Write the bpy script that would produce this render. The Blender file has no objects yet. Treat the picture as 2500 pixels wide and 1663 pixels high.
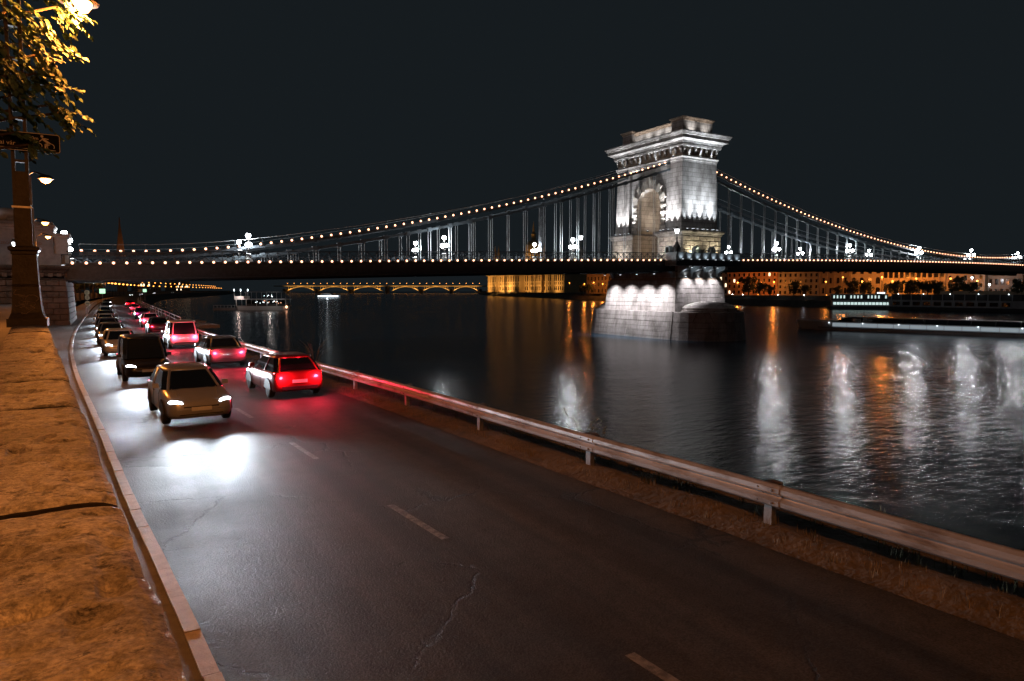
import bpy, math, random
from math import sin, cos, pi, radians, sqrt, atan2
from mathutils import Vector
random.seed(7)
S = bpy.context.scene
COL = S.collection

# ------------------------------------------------------------------ camera, night sky, exposure
cam_d = bpy.data.cameras.new('camera'); cam = bpy.data.objects.new('camera', cam_d); COL.objects.link(cam)
cam_d.sensor_width = 36; cam_d.lens = 24.0; cam_d.clip_start = 0.05; cam_d.clip_end = 6000
CAM = Vector((-89.6, -95.9, 8.5))
cam.location = CAM
cam.rotation_euler = (radians(90 - 4.22), 0, radians(59.4 - 90))
S.camera = cam
wd = bpy.data.worlds.new('World'); S.world = wd; wd.use_nodes = True
bg = wd.node_tree.nodes['Background']
bg.inputs[0].default_value = (0.0080, 0.0110, 0.0132, 1); bg.inputs[1].default_value = 1.0
S.view_settings.view_transform = 'Standard'; S.view_settings.look = 'None'
S.view_settings.exposure = 0.0; S.view_settings.gamma = 1.0
S.cycles.use_denoising = True
S.cycles.sample_clamp_indirect = 2.0
S.cycles.sample_clamp_direct = 0.0
S.cycles.max_bounces = 5; S.cycles.diffuse_bounces = 2; S.cycles.glossy_bounces = 3
S.cycles.transmission_bounces = 4; S.cycles.transparent_max_bounces = 8
S.cycles.caustics_reflective = False; S.cycles.caustics_refractive = False
S.cycles.use_light_tree = True
RZ = 4.7            # road level; the river lies at z = 0

# ------------------------------------------------------------------ mesh helpers
class MB:
    def __init__(s): s.v = []; s.f = []
    def quad(s, a, b, c, d):
        n = len(s.v); s.v += [a, b, c, d]; s.f.append((n, n+1, n+2, n+3)); return s
    def poly(s, pts):
        n = len(s.v); s.v += list(pts); s.f.append(tuple(range(n, n+len(pts)))); return s
    def hexa(s, p):
        n = len(s.v); s.v += [tuple(q) for q in p]
        for q in ((0,3,2,1),(4,5,6,7),(0,1,5,4),(1,2,6,5),(2,3,7,6),(3,0,4,7)): s.f.append(tuple(n+i for i in q))
        return s
    def box(s, x0, x1, y0, y1, z0, z1):
        return s.hexa([(x0,y0,z0),(x1,y0,z0),(x1,y1,z0),(x0,y1,z0),(x0,y0,z1),(x1,y0,z1),(x1,y1,z1),(x0,y1,z1)])
    def cbox(s, c, sz, rz=0.0):
        hx, hy, hz = sz[0]/2, sz[1]/2, sz[2]/2; ca, sa = cos(rz), sin(rz)
        p = []
        for z in (-hz, hz):
            for x, y in ((-hx,-hy),(hx,-hy),(hx,hy),(-hx,hy)):
                p.append((c[0]+x*ca-y*sa, c[1]+x*sa+y*ca, c[2]+z))
        return s.hexa(p)
    def frus(s, x0, x1, y0, y1, z0, X0, X1, Y0, Y1, z1):
        return s.hexa([(x0,y0,z0),(x1,y0,z0),(x1,y1,z0),(x0,y1,z0),(X0,Y0,z1),(X1,Y0,z1),(X1,Y1,z1),(X0,Y1,z1)])
    def loft(s, rings, cap=True, close=True):
        n = len(s.v); k = len(rings[0])
        for r in rings: s.v += [tuple(p) for p in r]
        m = k if close else k-1
        for i in range(len(rings)-1):
            for j in range(m):
                a = n+i*k+j; b = n+i*k+(j+1) % k
                s.f.append((a, b, b+k, a+k))
        if cap:
            s.f.append(tuple(n+j for j in reversed(range(k))))
            s.f.append(tuple(n+(len(rings)-1)*k+j for j in range(k)))
        return s
    def prism(s, poly, z0, z1):
        return s.loft([[(x,y,z0) for x,y in poly], [(x,y,z1) for x,y in poly]])
    def prism_x(s, poly, x0, x1):      # poly in (y,z)
        return s.loft([[(x0,y,z) for y,z in poly], [(x1,y,z) for y,z in poly]])
    def prism_y(s, poly, y0, y1):      # poly in (x,z)
        return s.loft([[(x,y0,z) for x,z in poly], [(x,y1,z) for x,z in poly]])
    def lathe(s, prof, n=12, c=(0,0,0)):
        rings = [[(c[0]+r*cos(2*pi*j/n), c[1]+r*sin(2*pi*j/n), c[2]+z) for j in range(n)] for r, z in prof]
        return s.loft(rings)
    def tube(s, pts, r, n=6, r1=None):
        pts = [Vector(p) for p in pts]; rings = []
        for i, p in enumerate(pts):
            d = (pts[min(i+1, len(pts)-1)] - pts[max(i-1, 0)])
            if d.length < 1e-9: d = Vector((0,0,1))
            d.normalize()
            up = Vector((0,0,1)) if abs(d.z) < .95 else Vector((1,0,0))
            a = d.cross(up).normalized(); b = d.cross(a)
            rr = r if r1 is None else r + (r1-r)*i/max(1, len(pts)-1)
            rings.append([tuple(p + a*rr*cos(2*pi*j/n) + b*rr*sin(2*pi*j/n)) for j in range(n)])
        return s.loft(rings)
    def bar(s, p, q, w, h=None):       # square bar from p to q
        h = w if h is None else h
        p, q = Vector(p), Vector(q); d = (q-p).normalized()
        up = Vector((0,0,1)) if abs(d.z) < .95 else Vector((0,1,0))
        a = d.cross(up).normalized()*w/2; b = d.cross(a).normalized()*h/2
        return s.loft([[tuple(e-a-b), tuple(e+a-b), tuple(e+a+b), tuple(e-a+b)] for e in (p, q)])
    def ball(s, c, r, n=10, m=6, sz=1.0):
        prof = [(max(.001, r*sin(pi*i/m)), -r*cos(pi*i/m)*sz) for i in range(m+1)]
        return s.lathe(prof, n, c)
    def ring_mold(s, cx, cy, hx, hy, prof):   # moulding round a rectangle: prof = (offset, z)
        rings = []
        for o, z in prof:
            rings.append([(cx-hx-o,cy-hy-o,z),(cx+hx+o,cy-hy-o,z),(cx+hx+o,cy+hy+o,z),(cx-hx-o,cy+hy+o,z)])
        return s.loft(rings)
    def mesh(s, name, m=None, smooth=False, off=None):
        me = bpy.data.meshes.new(name)
        v = s.v if off is None else [(a-off[0], b-off[1], c-off[2]) for a, b, c in s.v]
        me.from_pydata(v, [], s.f)
        me.validate()
        if m: me.materials.append(M[m] if isinstance(m, str) else m)
        if smooth:
            me.polygons.foreach_set('use_smooth', [True]*len(me.polygons))
        me.update()
        return me
    def build(s, name, m, parent=None, smooth=False, local=False):
        """vertices are in world coordinates unless local (or parent None)"""
        off = None if (parent is None or local) else tuple(parent.location)
        if parent is not None and parent.parent is not None and not local:
            off = tuple(parent.location + parent.parent.location)
        return inst(name, s.mesh(name, m, smooth, off), parent)
def inst(name, me, parent=None, loc=(0,0,0), rot=(0,0,0), scale=(1,1,1)):
    o = bpy.data.objects.new(name, me); COL.objects.link(o)
    if parent is not None: o.parent = parent
    o.location = loc; o.rotation_euler = rot; o.scale = scale
    return o
def tag(o, label, cat, group=None):
    o['label'] = label; o['category'] = cat
    if group: o['group'] = group
    return o
def thing(name, label, cat, loc=(0,0,0), rz=0.0, group=None):
    o = bpy.data.objects.new(name, None); COL.objects.link(o)
    o.location = loc; o.rotation_euler = (0,0,rz); o.empty_display_size = .3
    return tag(o, label, cat, group)
def struct(o): o['kind'] = 'structure'; return o
def stuff(o, label=None, cat=None):
    o['kind'] = 'stuff'
    if label: o['label'] = label; o['category'] = cat
    return o
def dup(root, loc, rz=None, label=None, name=None):
    r = root.copy(); COL.objects.link(r); r.location = loc
    if rz is not None: r.rotation_euler = (0,0,rz)
    if label: r['label'] = label
    for ch in list(root.children):
        c = ch.copy(); COL.objects.link(c); c.parent = r
        for g in ch.children:
            d = g.copy(); COL.objects.link(d); d.parent = c
    return r
def light(kind, name, loc, power, color, parent=None, size=.1, target=None, angle=60, blend=.6):
    L = bpy.data.lights.new(name, kind); L.energy = power; L.color = color
    if kind == 'AREA': L.size = size
    else: L.shadow_soft_size = size
    if kind == 'SPOT': L.spot_size = radians(angle); L.spot_blend = blend
    o = bpy.data.objects.new(name, L); COL.objects.link(o)
    if parent is not None: o.parent = parent
    o.location = loc
    if target is not None:
        d = Vector(target) - Vector(loc); o.rotation_euler = d.to_track_quat('-Z', 'Y').to_euler()
    return o
def text_mesh(body, size, name, m, extrude=.004):
    cu = bpy.data.curves.new(name, 'FONT'); cu.body = body; cu.size = size; cu.extrude = extrude
    cu.resolution_u = 3
    o = bpy.data.objects.new(name, cu); COL.objects.link(o)
    bpy.context.view_layer.update()
    me = bpy.data.meshes.new_from_object(o.evaluated_get(bpy.context.evaluated_depsgraph_get()))
    bpy.data.objects.remove(o); me.name = name
    me.materials.clear(); me.materials.append(M[m])
    return me
def ordinal(n):
    w = 'zeroth first second third fourth fifth sixth seventh eighth ninth tenth eleventh twelfth thirteenth fourteenth fifteenth sixteenth seventeenth eighteenth nineteenth'.split()
    if n < 20: return w[n]
    t = {2: 'twent', 3: 'thirt', 4: 'fort', 5: 'fift'}[n//10]
    return t + ('ieth' if n % 10 == 0 else 'y-' + w[n % 10])
def lerp_tab(tab, y):
    if y <= tab[0][0]: a, b = tab[0], tab[1]
    elif y >= tab[-1][0]: a, b = tab[-2], tab[-1]
    else:
        for a, b in zip(tab, tab[1:]):
            if a[0] <= y <= b[0]: break
    t = (y-a[0])/(b[0]-a[0]); return a[1] + (b[1]-a[1])*t
def smooth_tab(tab):
    """Catmull-Rom through a (y, x) table"""
    ys = [t[0] for t in tab]; xs = [t[1] for t in tab]; n = len(tab)
    m = []
    for i in range(n):
        if i == 0: m.append((xs[1]-xs[0])/(ys[1]-ys[0]))
        elif i == n-1: m.append((xs[-1]-xs[-2])/(ys[-1]-ys[-2]))
        else: m.append((xs[i+1]-xs[i-1])/(ys[i+1]-ys[i-1]))
    def f(y):
        if y <= ys[0]: return xs[0] + m[0]*(y-ys[0])
        if y >= ys[-1]: return xs[-1] + m[-1]*(y-ys[-1])
        for i in range(n-1):
            if ys[i] <= y <= ys[i+1]: break
        h = ys[i+1]-ys[i]; t = (y-ys[i])/h
        return ((2*t**3-3*t**2+1)*xs[i] + (t**3-2*t**2+t)*h*m[i] + (-2*t**3+3*t**2)*xs[i+1] + (t**3-t**2)*h*m[i+1])
    return f

# ------------------------------------------------------------------ materials (all procedural)
M = {}
def mat(name, col, rough=.6, metal=0.0, var=.25, scale=2.0, bump=0.0, bscale=20.0, col2=None, spec=.5, detail=6, stretch=(1,1,1), bdist=.02, thr=None):
    m = bpy.data.materials.new(name); m.use_nodes = True; nt = m.node_tree; b = nt.nodes['Principled BSDF']
    b.inputs['Roughness'].default_value = rough; b.inputs['Metallic'].default_value = metal
    b.inputs['Specular IOR Level'].default_value = spec
    g = nt.nodes.new('ShaderNodeNewGeometry'); mp = nt.nodes.new('ShaderNodeMapping')
    mp.inputs['Scale'].default_value = stretch
    nt.links.new(g.outputs['Position'], mp.inputs['Vector'])
    n1 = nt.nodes.new('ShaderNodeTexNoise'); n1.inputs['Scale'].default_value = scale; n1.inputs['Detail'].default_value = detail
    n1.inputs['Roughness'].default_value = .65
    nt.links.new(mp.outputs[0], n1.inputs['Vector'])
    r = nt.nodes.new('ShaderNodeValToRGB'); c2 = col2 or tuple(min(1, c*(1+var)) for c in col)
    lo = col if col2 else tuple(c*(1-var) for c in col)
    e = thr or (.32, .68)
    r.color_ramp.elements[0].position = e[0]; r.color_ramp.elements[1].position = e[1]
    r.color_ramp.elements[0].color = (*lo, 1); r.color_ramp.elements[1].color = (*c2, 1)
    nt.links.new(n1.outputs['Fac'], r.inputs[0]); nt.links.new(r.outputs[0], b.inputs['Base Color'])
    if bump:
        n2 = nt.nodes.new('ShaderNodeTexNoise'); n2.inputs['Scale'].default_value = bscale; n2.inputs['Detail'].default_value = 5
        nt.links.new(mp.outputs[0], n2.inputs['Vector'])
        bp = nt.nodes.new('ShaderNodeBump'); bp.inputs['Strength'].default_value = bump; bp.inputs['Distance'].default_value = bdist
        nt.links.new(n2.outputs['Fac'], bp.inputs['Height']); nt.links.new(bp.outputs[0], b.inputs['Normal'])
    M[name] = m; return m
def emit(name, col, strength, sampling='AUTO'):
    m = bpy.data.materials.new(name); m.use_nodes = True; b = m.node_tree.nodes['Principled BSDF']
    b.inputs['Base Color'].default_value = (*[min(.8, c*.8) for c in col], 1); b.inputs['Roughness'].default_value = .4
    b.inputs['Emission Color'].default_value = (*col, 1); b.inputs['Emission Strength'].default_value = strength
    try: m.cycles.emission_sampling = sampling
    except Exception: pass
    M[name] = m; return m
def ashlar(name, c1, c2, mortar_shade, bw, bh, msize=.02, rough=.85, stain=.5, bump=.3):
    """stone in courses on vertical faces: brick pattern over (x+y, z), weather stains on top"""
    m = bpy.data.materials.new(name); m.use_nodes = True; nt = m.node_tree; b = nt.nodes['Principled BSDF']
    b.inputs['Roughness'].default_value = rough; b.inputs['Specular IOR Level'].default_value = .3
    g = nt.nodes.new('ShaderNodeNewGeometry'); sp = nt.nodes.new('ShaderNodeSeparateXYZ'); nt.links.new(g.outputs['Position'], sp.inputs[0])
    ad = nt.nodes.new('ShaderNodeMath'); ad.operation = 'ADD'; nt.links.new(sp.outputs[0], ad.inputs[0]); nt.links.new(sp.outputs[1], ad.inputs[1])
    cb = nt.nodes.new('ShaderNodeCombineXYZ'); nt.links.new(ad.outputs[0], cb.inputs[0]); nt.links.new(sp.outputs[2], cb.inputs[1])
    br = nt.nodes.new('ShaderNodeTexBrick'); nt.links.new(cb.outputs[0], br.inputs['Vector'])
    br.inputs['Color1'].default_value = (*c1, 1); br.inputs['Color2'].default_value = (*c2, 1); br.inputs['Mortar'].default_value = (*mortar_shade, 1)
    br.inputs['Scale'].default_value = 1.0; br.inputs['Mortar Size'].default_value = msize; br.inputs['Brick Width'].default_value = bw; br.inputs['Row Height'].default_value = bh
    br.inputs['Mortar Smooth'].default_value = .3
    mp = nt.nodes.new('ShaderNodeMapping'); mp.inputs['Scale'].default_value = (.5, .5, .22); nt.links.new(g.outputs['Position'], mp.inputs[0])
    n = nt.nodes.new('ShaderNodeTexNoise'); n.inputs['Scale'].default_value = 1.1; n.inputs['Detail'].default_value = 8; n.inputs['Roughness'].default_value = .7
    nt.links.new(mp.outputs[0], n.inputs['Vector'])
    r = nt.nodes.new('ShaderNodeValToRGB'); r.color_ramp.elements[0].position = .35; r.color_ramp.elements[1].position = .62
    v = 1-stain; r.color_ramp.elements[0].color = (v, v*.97, v*.94, 1); r.color_ramp.elements[1].color = (1,1,1,1)
    nt.links.new(n.outputs['Fac'], r.inputs[0])
    mx = nt.nodes.new('ShaderNodeMix'); mx.data_type = 'RGBA'; mx.blend_type = 'MULTIPLY'; mx.inputs[0].default_value = 1
    nt.links.new(br.outputs['Color'], mx.inputs[6]); nt.links.new(r.outputs[0], mx.inputs[7]); nt.links.new(mx.outputs[2], b.inputs['Base Color'])
    n2 = nt.nodes.new('ShaderNodeTexNoise'); n2.inputs['Scale'].default_value = 9; n2.inputs['Detail'].default_value = 6; nt.links.new(g.outputs['Position'], n2.inputs['Vector'])
    bp = nt.nodes.new('ShaderNodeBump'); bp.inputs['Strength'].default_value = bump; bp.inputs['Distance'].default_value = .05
    sb = nt.nodes.new('ShaderNodeMath'); sb.operation = 'SUBTRACT'; nt.links.new(n2.outputs['Fac'], sb.inputs[0]); nt.links.new(br.outputs['Fac'], sb.inputs[1])
    nt.links.new(sb.outputs[0], bp.inputs['Height']); nt.links.new(bp.outputs[0], b.inputs['Normal'])
    M[name] = m; return m

mat('mortar_shade', (.020,.018,.016), .95, var=.4, scale=20, spec=.03)  # for the parapet strips: near-black, gap shade put into the colour
mat('kerb_stone', (.42,.37,.32), .7, var=.2, scale=6, bump=.35, bscale=40)
mat('pavement', (.13,.12,.11), .8, var=.35, scale=2.5, bump=.5, bscale=30)
mat('promenade', (.17,.155,.14), .75, var=.25, scale=1.2, bump=.3, bscale=25)
mat('verge', (.05,.04,.028), .95, scale=1.8, bump=.9, bscale=9, col2=(.14,.11,.08), bdist=.06)
mat('bank', (.05,.05,.045), .9, var=.5, scale=.4, bump=.4, bscale=3)
mat('rail_steel', (.27,.22,.19), .42, .65, scale=4, col2=(.58,.56,.55), bump=.25, bscale=22, stretch=(1,.3,1), thr=(.33,.52), detail=10)
mat('post_steel', (.42,.43,.44), .45, .7, var=.25, scale=9)
mat('bolt', (.18,.16,.15), .5, .8)
mat('grass', (.035,.05,.016), .7, col2=(.13,.12,.05), scale=5)
mat('dry_grass', (.16,.12,.06), .8, col2=(.26,.20,.11), scale=5)
mat('lamp_iron', (.030,.026,.023), .5, .3, var=.5, scale=7, bump=.25, bscale=30)
mat('dark_iron', (.045,.050,.055), .5, .4, var=.3, scale=4)
mat('bridge_steel', (.045,.055,.065), .5, .3, var=.3, scale=3)
mat('chain_steel', (.13,.16,.18), .5, .3, var=.25, scale=3)
mat('hanger_steel', (.52,.56,.58), .45, .3, var=.2, scale=3)
mat('lamp_base', (.45,.47,.47), .6, var=.15, scale=6)
mat('deck_top', (.10,.10,.10), .8, var=.2)
mat('balcony_metal', (.40,.45,.47), .55, .1, var=.2, scale=3)
mat('corbel_metal', (.33,.40,.42), .5, .1, var=.25, scale=4)
mat('letters', (.30,.12,.05), .6, var=.1)
mat('sign_blue', (.006,.009,.012), .7, var=.1, spec=.1)
mat('sign_line', (.75,.70,.65), .5, var=.1)
mat('road_paint', (.07,.068,.065), .7, scale=9, col2=(.20,.195,.19), thr=(.42,.62), bump=.4, bscale=60)
mat('bark', (.06,.045,.03), .9, var=.4, scale=8, bump=.6)
mat('leaf', (.035,.075,.035), .5, col2=(.11,.19,.10), scale=6)
mat('tree_dark', (.018,.028,.012), .8, col2=(.05,.065,.025), scale=.3)
mat('graffiti', (.35,.30,.25), .6, var=.2)
ashlar('tower_stone', (.46,.44,.42), (.36,.345,.33), (.17,.16,.155), 1.9, .78, .035, stain=.55)
ashlar('pier_stone', (.44,.40,.38), (.34,.31,.29), (.20,.18,.17), 2.3, 1.57, .03, stain=.6)
ashlar('warm_stone', (.44,.38,.30), (.37,.31,.24), (.2,.16,.12), 2.2, 1.0, .03, stain=.35)
ashlar('abut_stone', (.20,.155,.12), (.15,.115,.09), (.05,.04,.03), 1.35, .64, .03, stain=.5)
mat('dim_stone', (.26,.20,.15), .9, var=.3, scale=2, bump=.3, bscale=8)  # frieze's unlit look put into the colour, browner and darker than the tower
mat('block_stone', (.40,.36,.31), .9, var=.3, scale=1.6, bump=.8, bscale=5, bdist=.08)
mat('lion_stone', (.40,.39,.37), .9, var=.3, scale=2.5, bump=.4, bscale=14)
mat('pedestal_stone', (.33,.32,.31), .8, var=.2, scale=1.5, bump=.2)
emit('bulb', (1.0,.46,.26), 4.5)
emit('globe', (.92,.96,1.0), 45.0)
emit('lantern_glass', (.95,.97,1.0), 9.0)
emit('flood_lens', (.88,.94,1.0), 3.0)
emit('sodium', (1.0,.50,.13), 14.0)
emit('sodium_far', (1.0,.36,.06), 5.5)
emit('white_far', (.9,.97,1.0), 20.0)
emit('flood_warm', (1.0,.65,.3), 10.0)
emit('headlight', (.93,.97,1.0), 18.0)
emit('tail_light', (1.0,.03,.045), 14.0)
emit('lit_window', (1.0,.78,.5), 2.2)
emit('boat_window', (.70,.90,.86), .9)
emit('boat_white_light', (.85,.95,1.0), 6.0)
emit('sign_lit', (.45,.9,.55), 1.5)
# wet-looking worn asphalt: dark aggregate, cracks, glossy grains
def asphalt():
    m = bpy.data.materials.new('asphalt'); m.use_nodes = True; nt = m.node_tree; b = nt.nodes['Principled BSDF']
    b.inputs['Specular IOR Level'].default_value = .32
    g = nt.nodes.new('ShaderNodeNewGeometry')
    def noise(s, d, rg=.6):
        n = nt.nodes.new('ShaderNodeTexNoise'); n.inputs['Scale'].default_value = s; n.inputs['Detail'].default_value = d; n.inputs['Roughness'].default_value = rg
        nt.links.new(g.outputs['Position'], n.inputs['Vector']); return n
    big = noise(.35, 5); fine = noise(42, 2, .5); mid = noise(3, 6)
    r = nt.nodes.new('ShaderNodeValToRGB'); r.color_ramp.elements[0].position = .3; r.color_ramp.elements[1].position = .7
    r.color_ramp.elements[0].color = (.008,.008,.008,1); r.color_ramp.elements[1].color = (.056,.054,.053,1)
    sp = nt.nodes.new('ShaderNodeMath'); sp.operation = 'MULTIPLY_ADD'; sp.inputs[1].default_value = .75; nt.links.new(fine.outputs['Fac'], sp.inputs[0])
    sc = nt.nodes.new('ShaderNodeMath'); sc.operation = 'MULTIPLY'; sc.inputs[1].default_value = .35; nt.links.new(mid.outputs['Fac'], sc.inputs[0]); nt.links.new(sc.outputs[0], sp.inputs[2])
    nt.links.new(sp.outputs[0], r.inputs[0])
    # cracks: thin distorted voronoi edges, only in patches
    wob = nt.nodes.new('ShaderNodeMix'); wob.data_type = 'VECTOR'; wob.inputs[0].default_value = .34
    nt.links.new(g.outputs['Position'], wob.inputs[4]); n3 = noise(2.2, 6, .75); nt.links.new(n3.outputs['Color'], wob.inputs[5])
    vo = nt.nodes.new('ShaderNodeTexVoronoi'); vo.feature = 'DISTANCE_TO_EDGE'; vo.inputs['Scale'].default_value = .55
    nt.links.new(wob.outputs[1], vo.inputs['Vector'])
    cr = nt.nodes.new('ShaderNodeMapRange'); cr.inputs[1].default_value = 0; cr.inputs[2].default_value = .016; cr.inputs[3].default_value = 1; cr.inputs[4].default_value = 0
    nt.links.new(vo.outputs['Distance'], cr.inputs[0])
    pm = nt.nodes.new('ShaderNodeMapRange'); pm.inputs[1].default_value = .50; pm.inputs[2].default_value = .56; nt.links.new(big.outputs['Fac'], pm.inputs[0])
    ml = nt.nodes.new('ShaderNodeMath'); ml.operation = 'MULTIPLY'; nt.links.new(cr.outputs[0], ml.inputs[0]); nt.links.new(pm.outputs[0], ml.inputs[1])
    mx = nt.nodes.new('ShaderNodeMix'); mx.data_type = 'RGBA'; nt.links.new(ml.outputs[0], mx.inputs[0]); nt.links.new(r.outputs[0], mx.inputs[6]); mx.inputs[7].default_value = (.006,.006,.006,1)
    mps = nt.nodes.new('ShaderNodeMapping'); mps.inputs['Scale'].default_value = (1.6,.05,1); nt.links.new(g.outputs['Position'], mps.inputs[0])
    ns = nt.nodes.new('ShaderNodeTexNoise'); ns.inputs['Scale'].default_value = 1.0; ns.inputs['Detail'].default_value = 5; nt.links.new(mps.outputs[0], ns.inputs['Vector'])
    rs = nt.nodes.new('ShaderNodeValToRGB'); rs.color_ramp.elements[0].position = .38; rs.color_ramp.elements[1].position = .62; rs.color_ramp.elements[0].color = (.5,.5,.5,1); rs.color_ramp.elements[1].color = (1.2,1.17,1.13,1)
    nt.links.new(ns.outputs['Fac'], rs.inputs[0])
    m2 = nt.nodes.new('ShaderNodeMix'); m2.data_type = 'RGBA'; m2.blend_type = 'MULTIPLY'; m2.inputs[0].default_value = 1.0; nt.links.new(mx.outputs[2], m2.inputs[6]); nt.links.new(rs.outputs[0], m2.inputs[7])
    nt.links.new(m2.outputs[2], b.inputs['Base Color'])
    rr = nt.nodes.new('ShaderNodeMapRange'); rr.inputs[1].default_value = .3; rr.inputs[2].default_value = .7; rr.inputs[3].default_value = .56; rr.inputs[4].default_value = .78
    nt.links.new(big.outputs['Fac'], rr.inputs[0]); nt.links.new(rr.outputs[0], b.inputs['Roughness'])
    hs = nt.nodes.new('ShaderNodeMath'); hs.operation = 'SUBTRACT'; nt.links.new(fine.outputs['Fac'], hs.inputs[0]); nt.links.new(ml.outputs[0], hs.inputs[1])
    bp = nt.nodes.new('ShaderNodeBump'); bp.inputs['Strength'].default_value = .75; bp.inputs['Distance'].default_value = .012
    nt.links.new(hs.outputs[0], bp.inputs['Height']); nt.links.new(bp.outputs[0], b.inputs['Normal'])
    M['asphalt'] = m
asphalt()
def rough_stone():
    m = bpy.data.materials.new('wall_stone'); m.use_nodes = True; nt = m.node_tree; b = nt.nodes['Principled BSDF']
    b.inputs['Roughness'].default_value = .6; b.inputs['Specular IOR Level'].default_value = .45
    g = nt.nodes.new('ShaderNodeNewGeometry')
    def noise(s, d, rg=.65):
        n = nt.nodes.new('ShaderNodeTexNoise'); n.inputs['Scale'].default_value = s; n.inputs['Detail'].default_value = d; n.inputs['Roughness'].default_value = rg
        nt.links.new(g.outputs['Position'], n.inputs['Vector']); return n
    def ramp(src, p0, p1, c0, c1):
        r = nt.nodes.new('ShaderNodeValToRGB'); r.color_ramp.elements[0].position = p0; r.color_ramp.elements[1].position = p1
        r.color_ramp.elements[0].color = (*c0, 1); r.color_ramp.elements[1].color = (*c1, 1); nt.links.new(src, r.inputs[0]); return r
    def mul(a, c):
        x = nt.nodes.new('ShaderNodeMix'); x.data_type = 'RGBA'; x.blend_type = 'MULTIPLY'; x.inputs[0].default_value = 1
        nt.links.new(a, x.inputs[6]); nt.links.new(c, x.inputs[7]); return x.outputs[2]
    big = noise(1.7, 6); fine = noise(34, 4, .7); pits = noise(11, 5, .75); spk = noise(95, 2)
    c = ramp(big.outputs['Fac'], .38, .60, (.20,.18,.165), (.52,.49,.46)).outputs[0]
    c = mul(c, ramp(fine.outputs['Fac'], .34, .64, (.45,.44,.43), (1.2,1.2,1.2)).outputs[0])
    c = mul(c, ramp(pits.outputs['Fac'], .37, .44, (.14,.13,.12), (1,1,1)).outputs[0])
    c = mul(c, ramp(spk.outputs['Fac'], .30, .60, (.6,.6,.6), (1.15,1.15,1.15)).outputs[0])
    nt.links.new(c, b.inputs['Base Color'])
    h = nt.nodes.new('ShaderNodeMath'); h.operation = 'MULTIPLY_ADD'; h.inputs[1].default_value = 2.0
    nt.links.new(pits.outputs['Fac'], h.inputs[0]); nt.links.new(fine.outputs['Fac'], h.inputs[2])
    bp = nt.nodes.new('ShaderNodeBump'); bp.inputs['Strength'].default_value = .8; bp.inputs['Distance'].default_value = .012
    nt.links.new(h.outputs[0], bp.inputs['Height']); nt.links.new(bp.outputs[0], b.inputs['Normal'])
    M['wall_stone'] = m
rough_stone()
def water():
    m = bpy.data.materials.new('river_water'); m.use_nodes = True; nt = m.node_tree; b = nt.nodes['Principled BSDF']
    b.inputs['Base Color'].default_value = (.010,.030,.048,1); b.inputs['Roughness'].default_value = .19; b.inputs['IOR'].default_value = 1.333
    g = nt.nodes.new('ShaderNodeNewGeometry')
    def noise(s, d, sc):
        mp = nt.nodes.new('ShaderNodeMapping'); mp.inputs['Scale'].default_value = sc; mp.inputs['Rotation'].default_value = (0,0,radians(-31))
        nt.links.new(g.outputs['Position'], mp.inputs[0])
        n = nt.nodes.new('ShaderNodeTexNoise'); n.inputs['Scale'].default_value = s; n.inputs['Detail'].default_value = d; n.inputs['Roughness'].default_value = .6
        nt.links.new(mp.outputs[0], n.inputs['Vector']); return n
    a = noise(1.6, 4, (.45,1,1)); c = noise(.12, 3, (.5,1,1))
    ad = nt.nodes.new('ShaderNodeMath'); ad.operation = 'MULTIPLY_ADD'; ad.inputs[1].default_value = 2.5
    nt.links.new(c.outputs['Fac'], ad.inputs[0]); nt.links.new(a.outputs['Fac'], ad.inputs[2])
    bp = nt.nodes.new('ShaderNodeBump'); bp.inputs['Strength'].default_value = .52; bp.inputs['Distance'].default_value = .13
    nt.links.new(ad.outputs[0], bp.inputs['Height']); nt.links.new(bp.outputs[0], b.inputs['Normal'])
    M['water'] = m
water()
def glass(name, col, rough=.08):
    m = bpy.data.materials.new(name); m.use_nodes = True; b = m.node_tree.nodes['Principled BSDF']
    b.inputs['Base Color'].default_value = (*col, 1); b.inputs['Roughness'].default_value = rough; b.inputs['Specular IOR Level'].default_value = .6
    M[name] = m
glass('dark_glass', (.008,.010,.012)); glass('window_dark', (.012,.010,.010), .2)
COOL = (.80, .90, 1.0); NEUT = (.95, .95, 1.0); SOD = (1.0, .30, .045); WARM = (1.0, .62, .30)
mat('sign_pale', (.55,.42,.25), .5, var=.1)
mat('facade_yellow', (.50,.40,.26), .85, var=.15, scale=.15)
mat('facade_red', (.45,.24,.15), .85, var=.15, scale=.15)
mat('facade_grey', (.30,.26,.22), .85, var=.2, scale=.15)
mat('facade_brown', (.30,.22,.15), .85, var=.2, scale=.15)
mat('facade_beige', (.44,.36,.26), .85, var=.15, scale=.15)
mat('parliament_stone', (.55,.42,.25), .85, var=.15, scale=.1)
mat('roof_slate', (.07,.05,.045), .8, var=.3, scale=.2)
mat('quay_stone', (.10,.09,.08), .9, var=.4, scale=.1)
mat('hull_white', (.70,.74,.77), .35, var=.08, scale=.4)
mat('hull_dark', (.03,.035,.04), .5, var=.3, scale=.4)
mat('boat_grey', (.28,.30,.32), .5, var=.2, scale=.5)
mat('boat_red', (.30,.10,.07), .5, var=.2, scale=.5)
mat('arch_steel', (.40,.33,.20), .7, var=.1)
emit('boat_strip', (.72,.86,.95), .30)
mat('abut_block', (.19,.145,.11), .9, var=.35, scale=1.2, bump=.6, bscale=6, bdist=.05)
from mathutils import noise as mnoise
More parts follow.
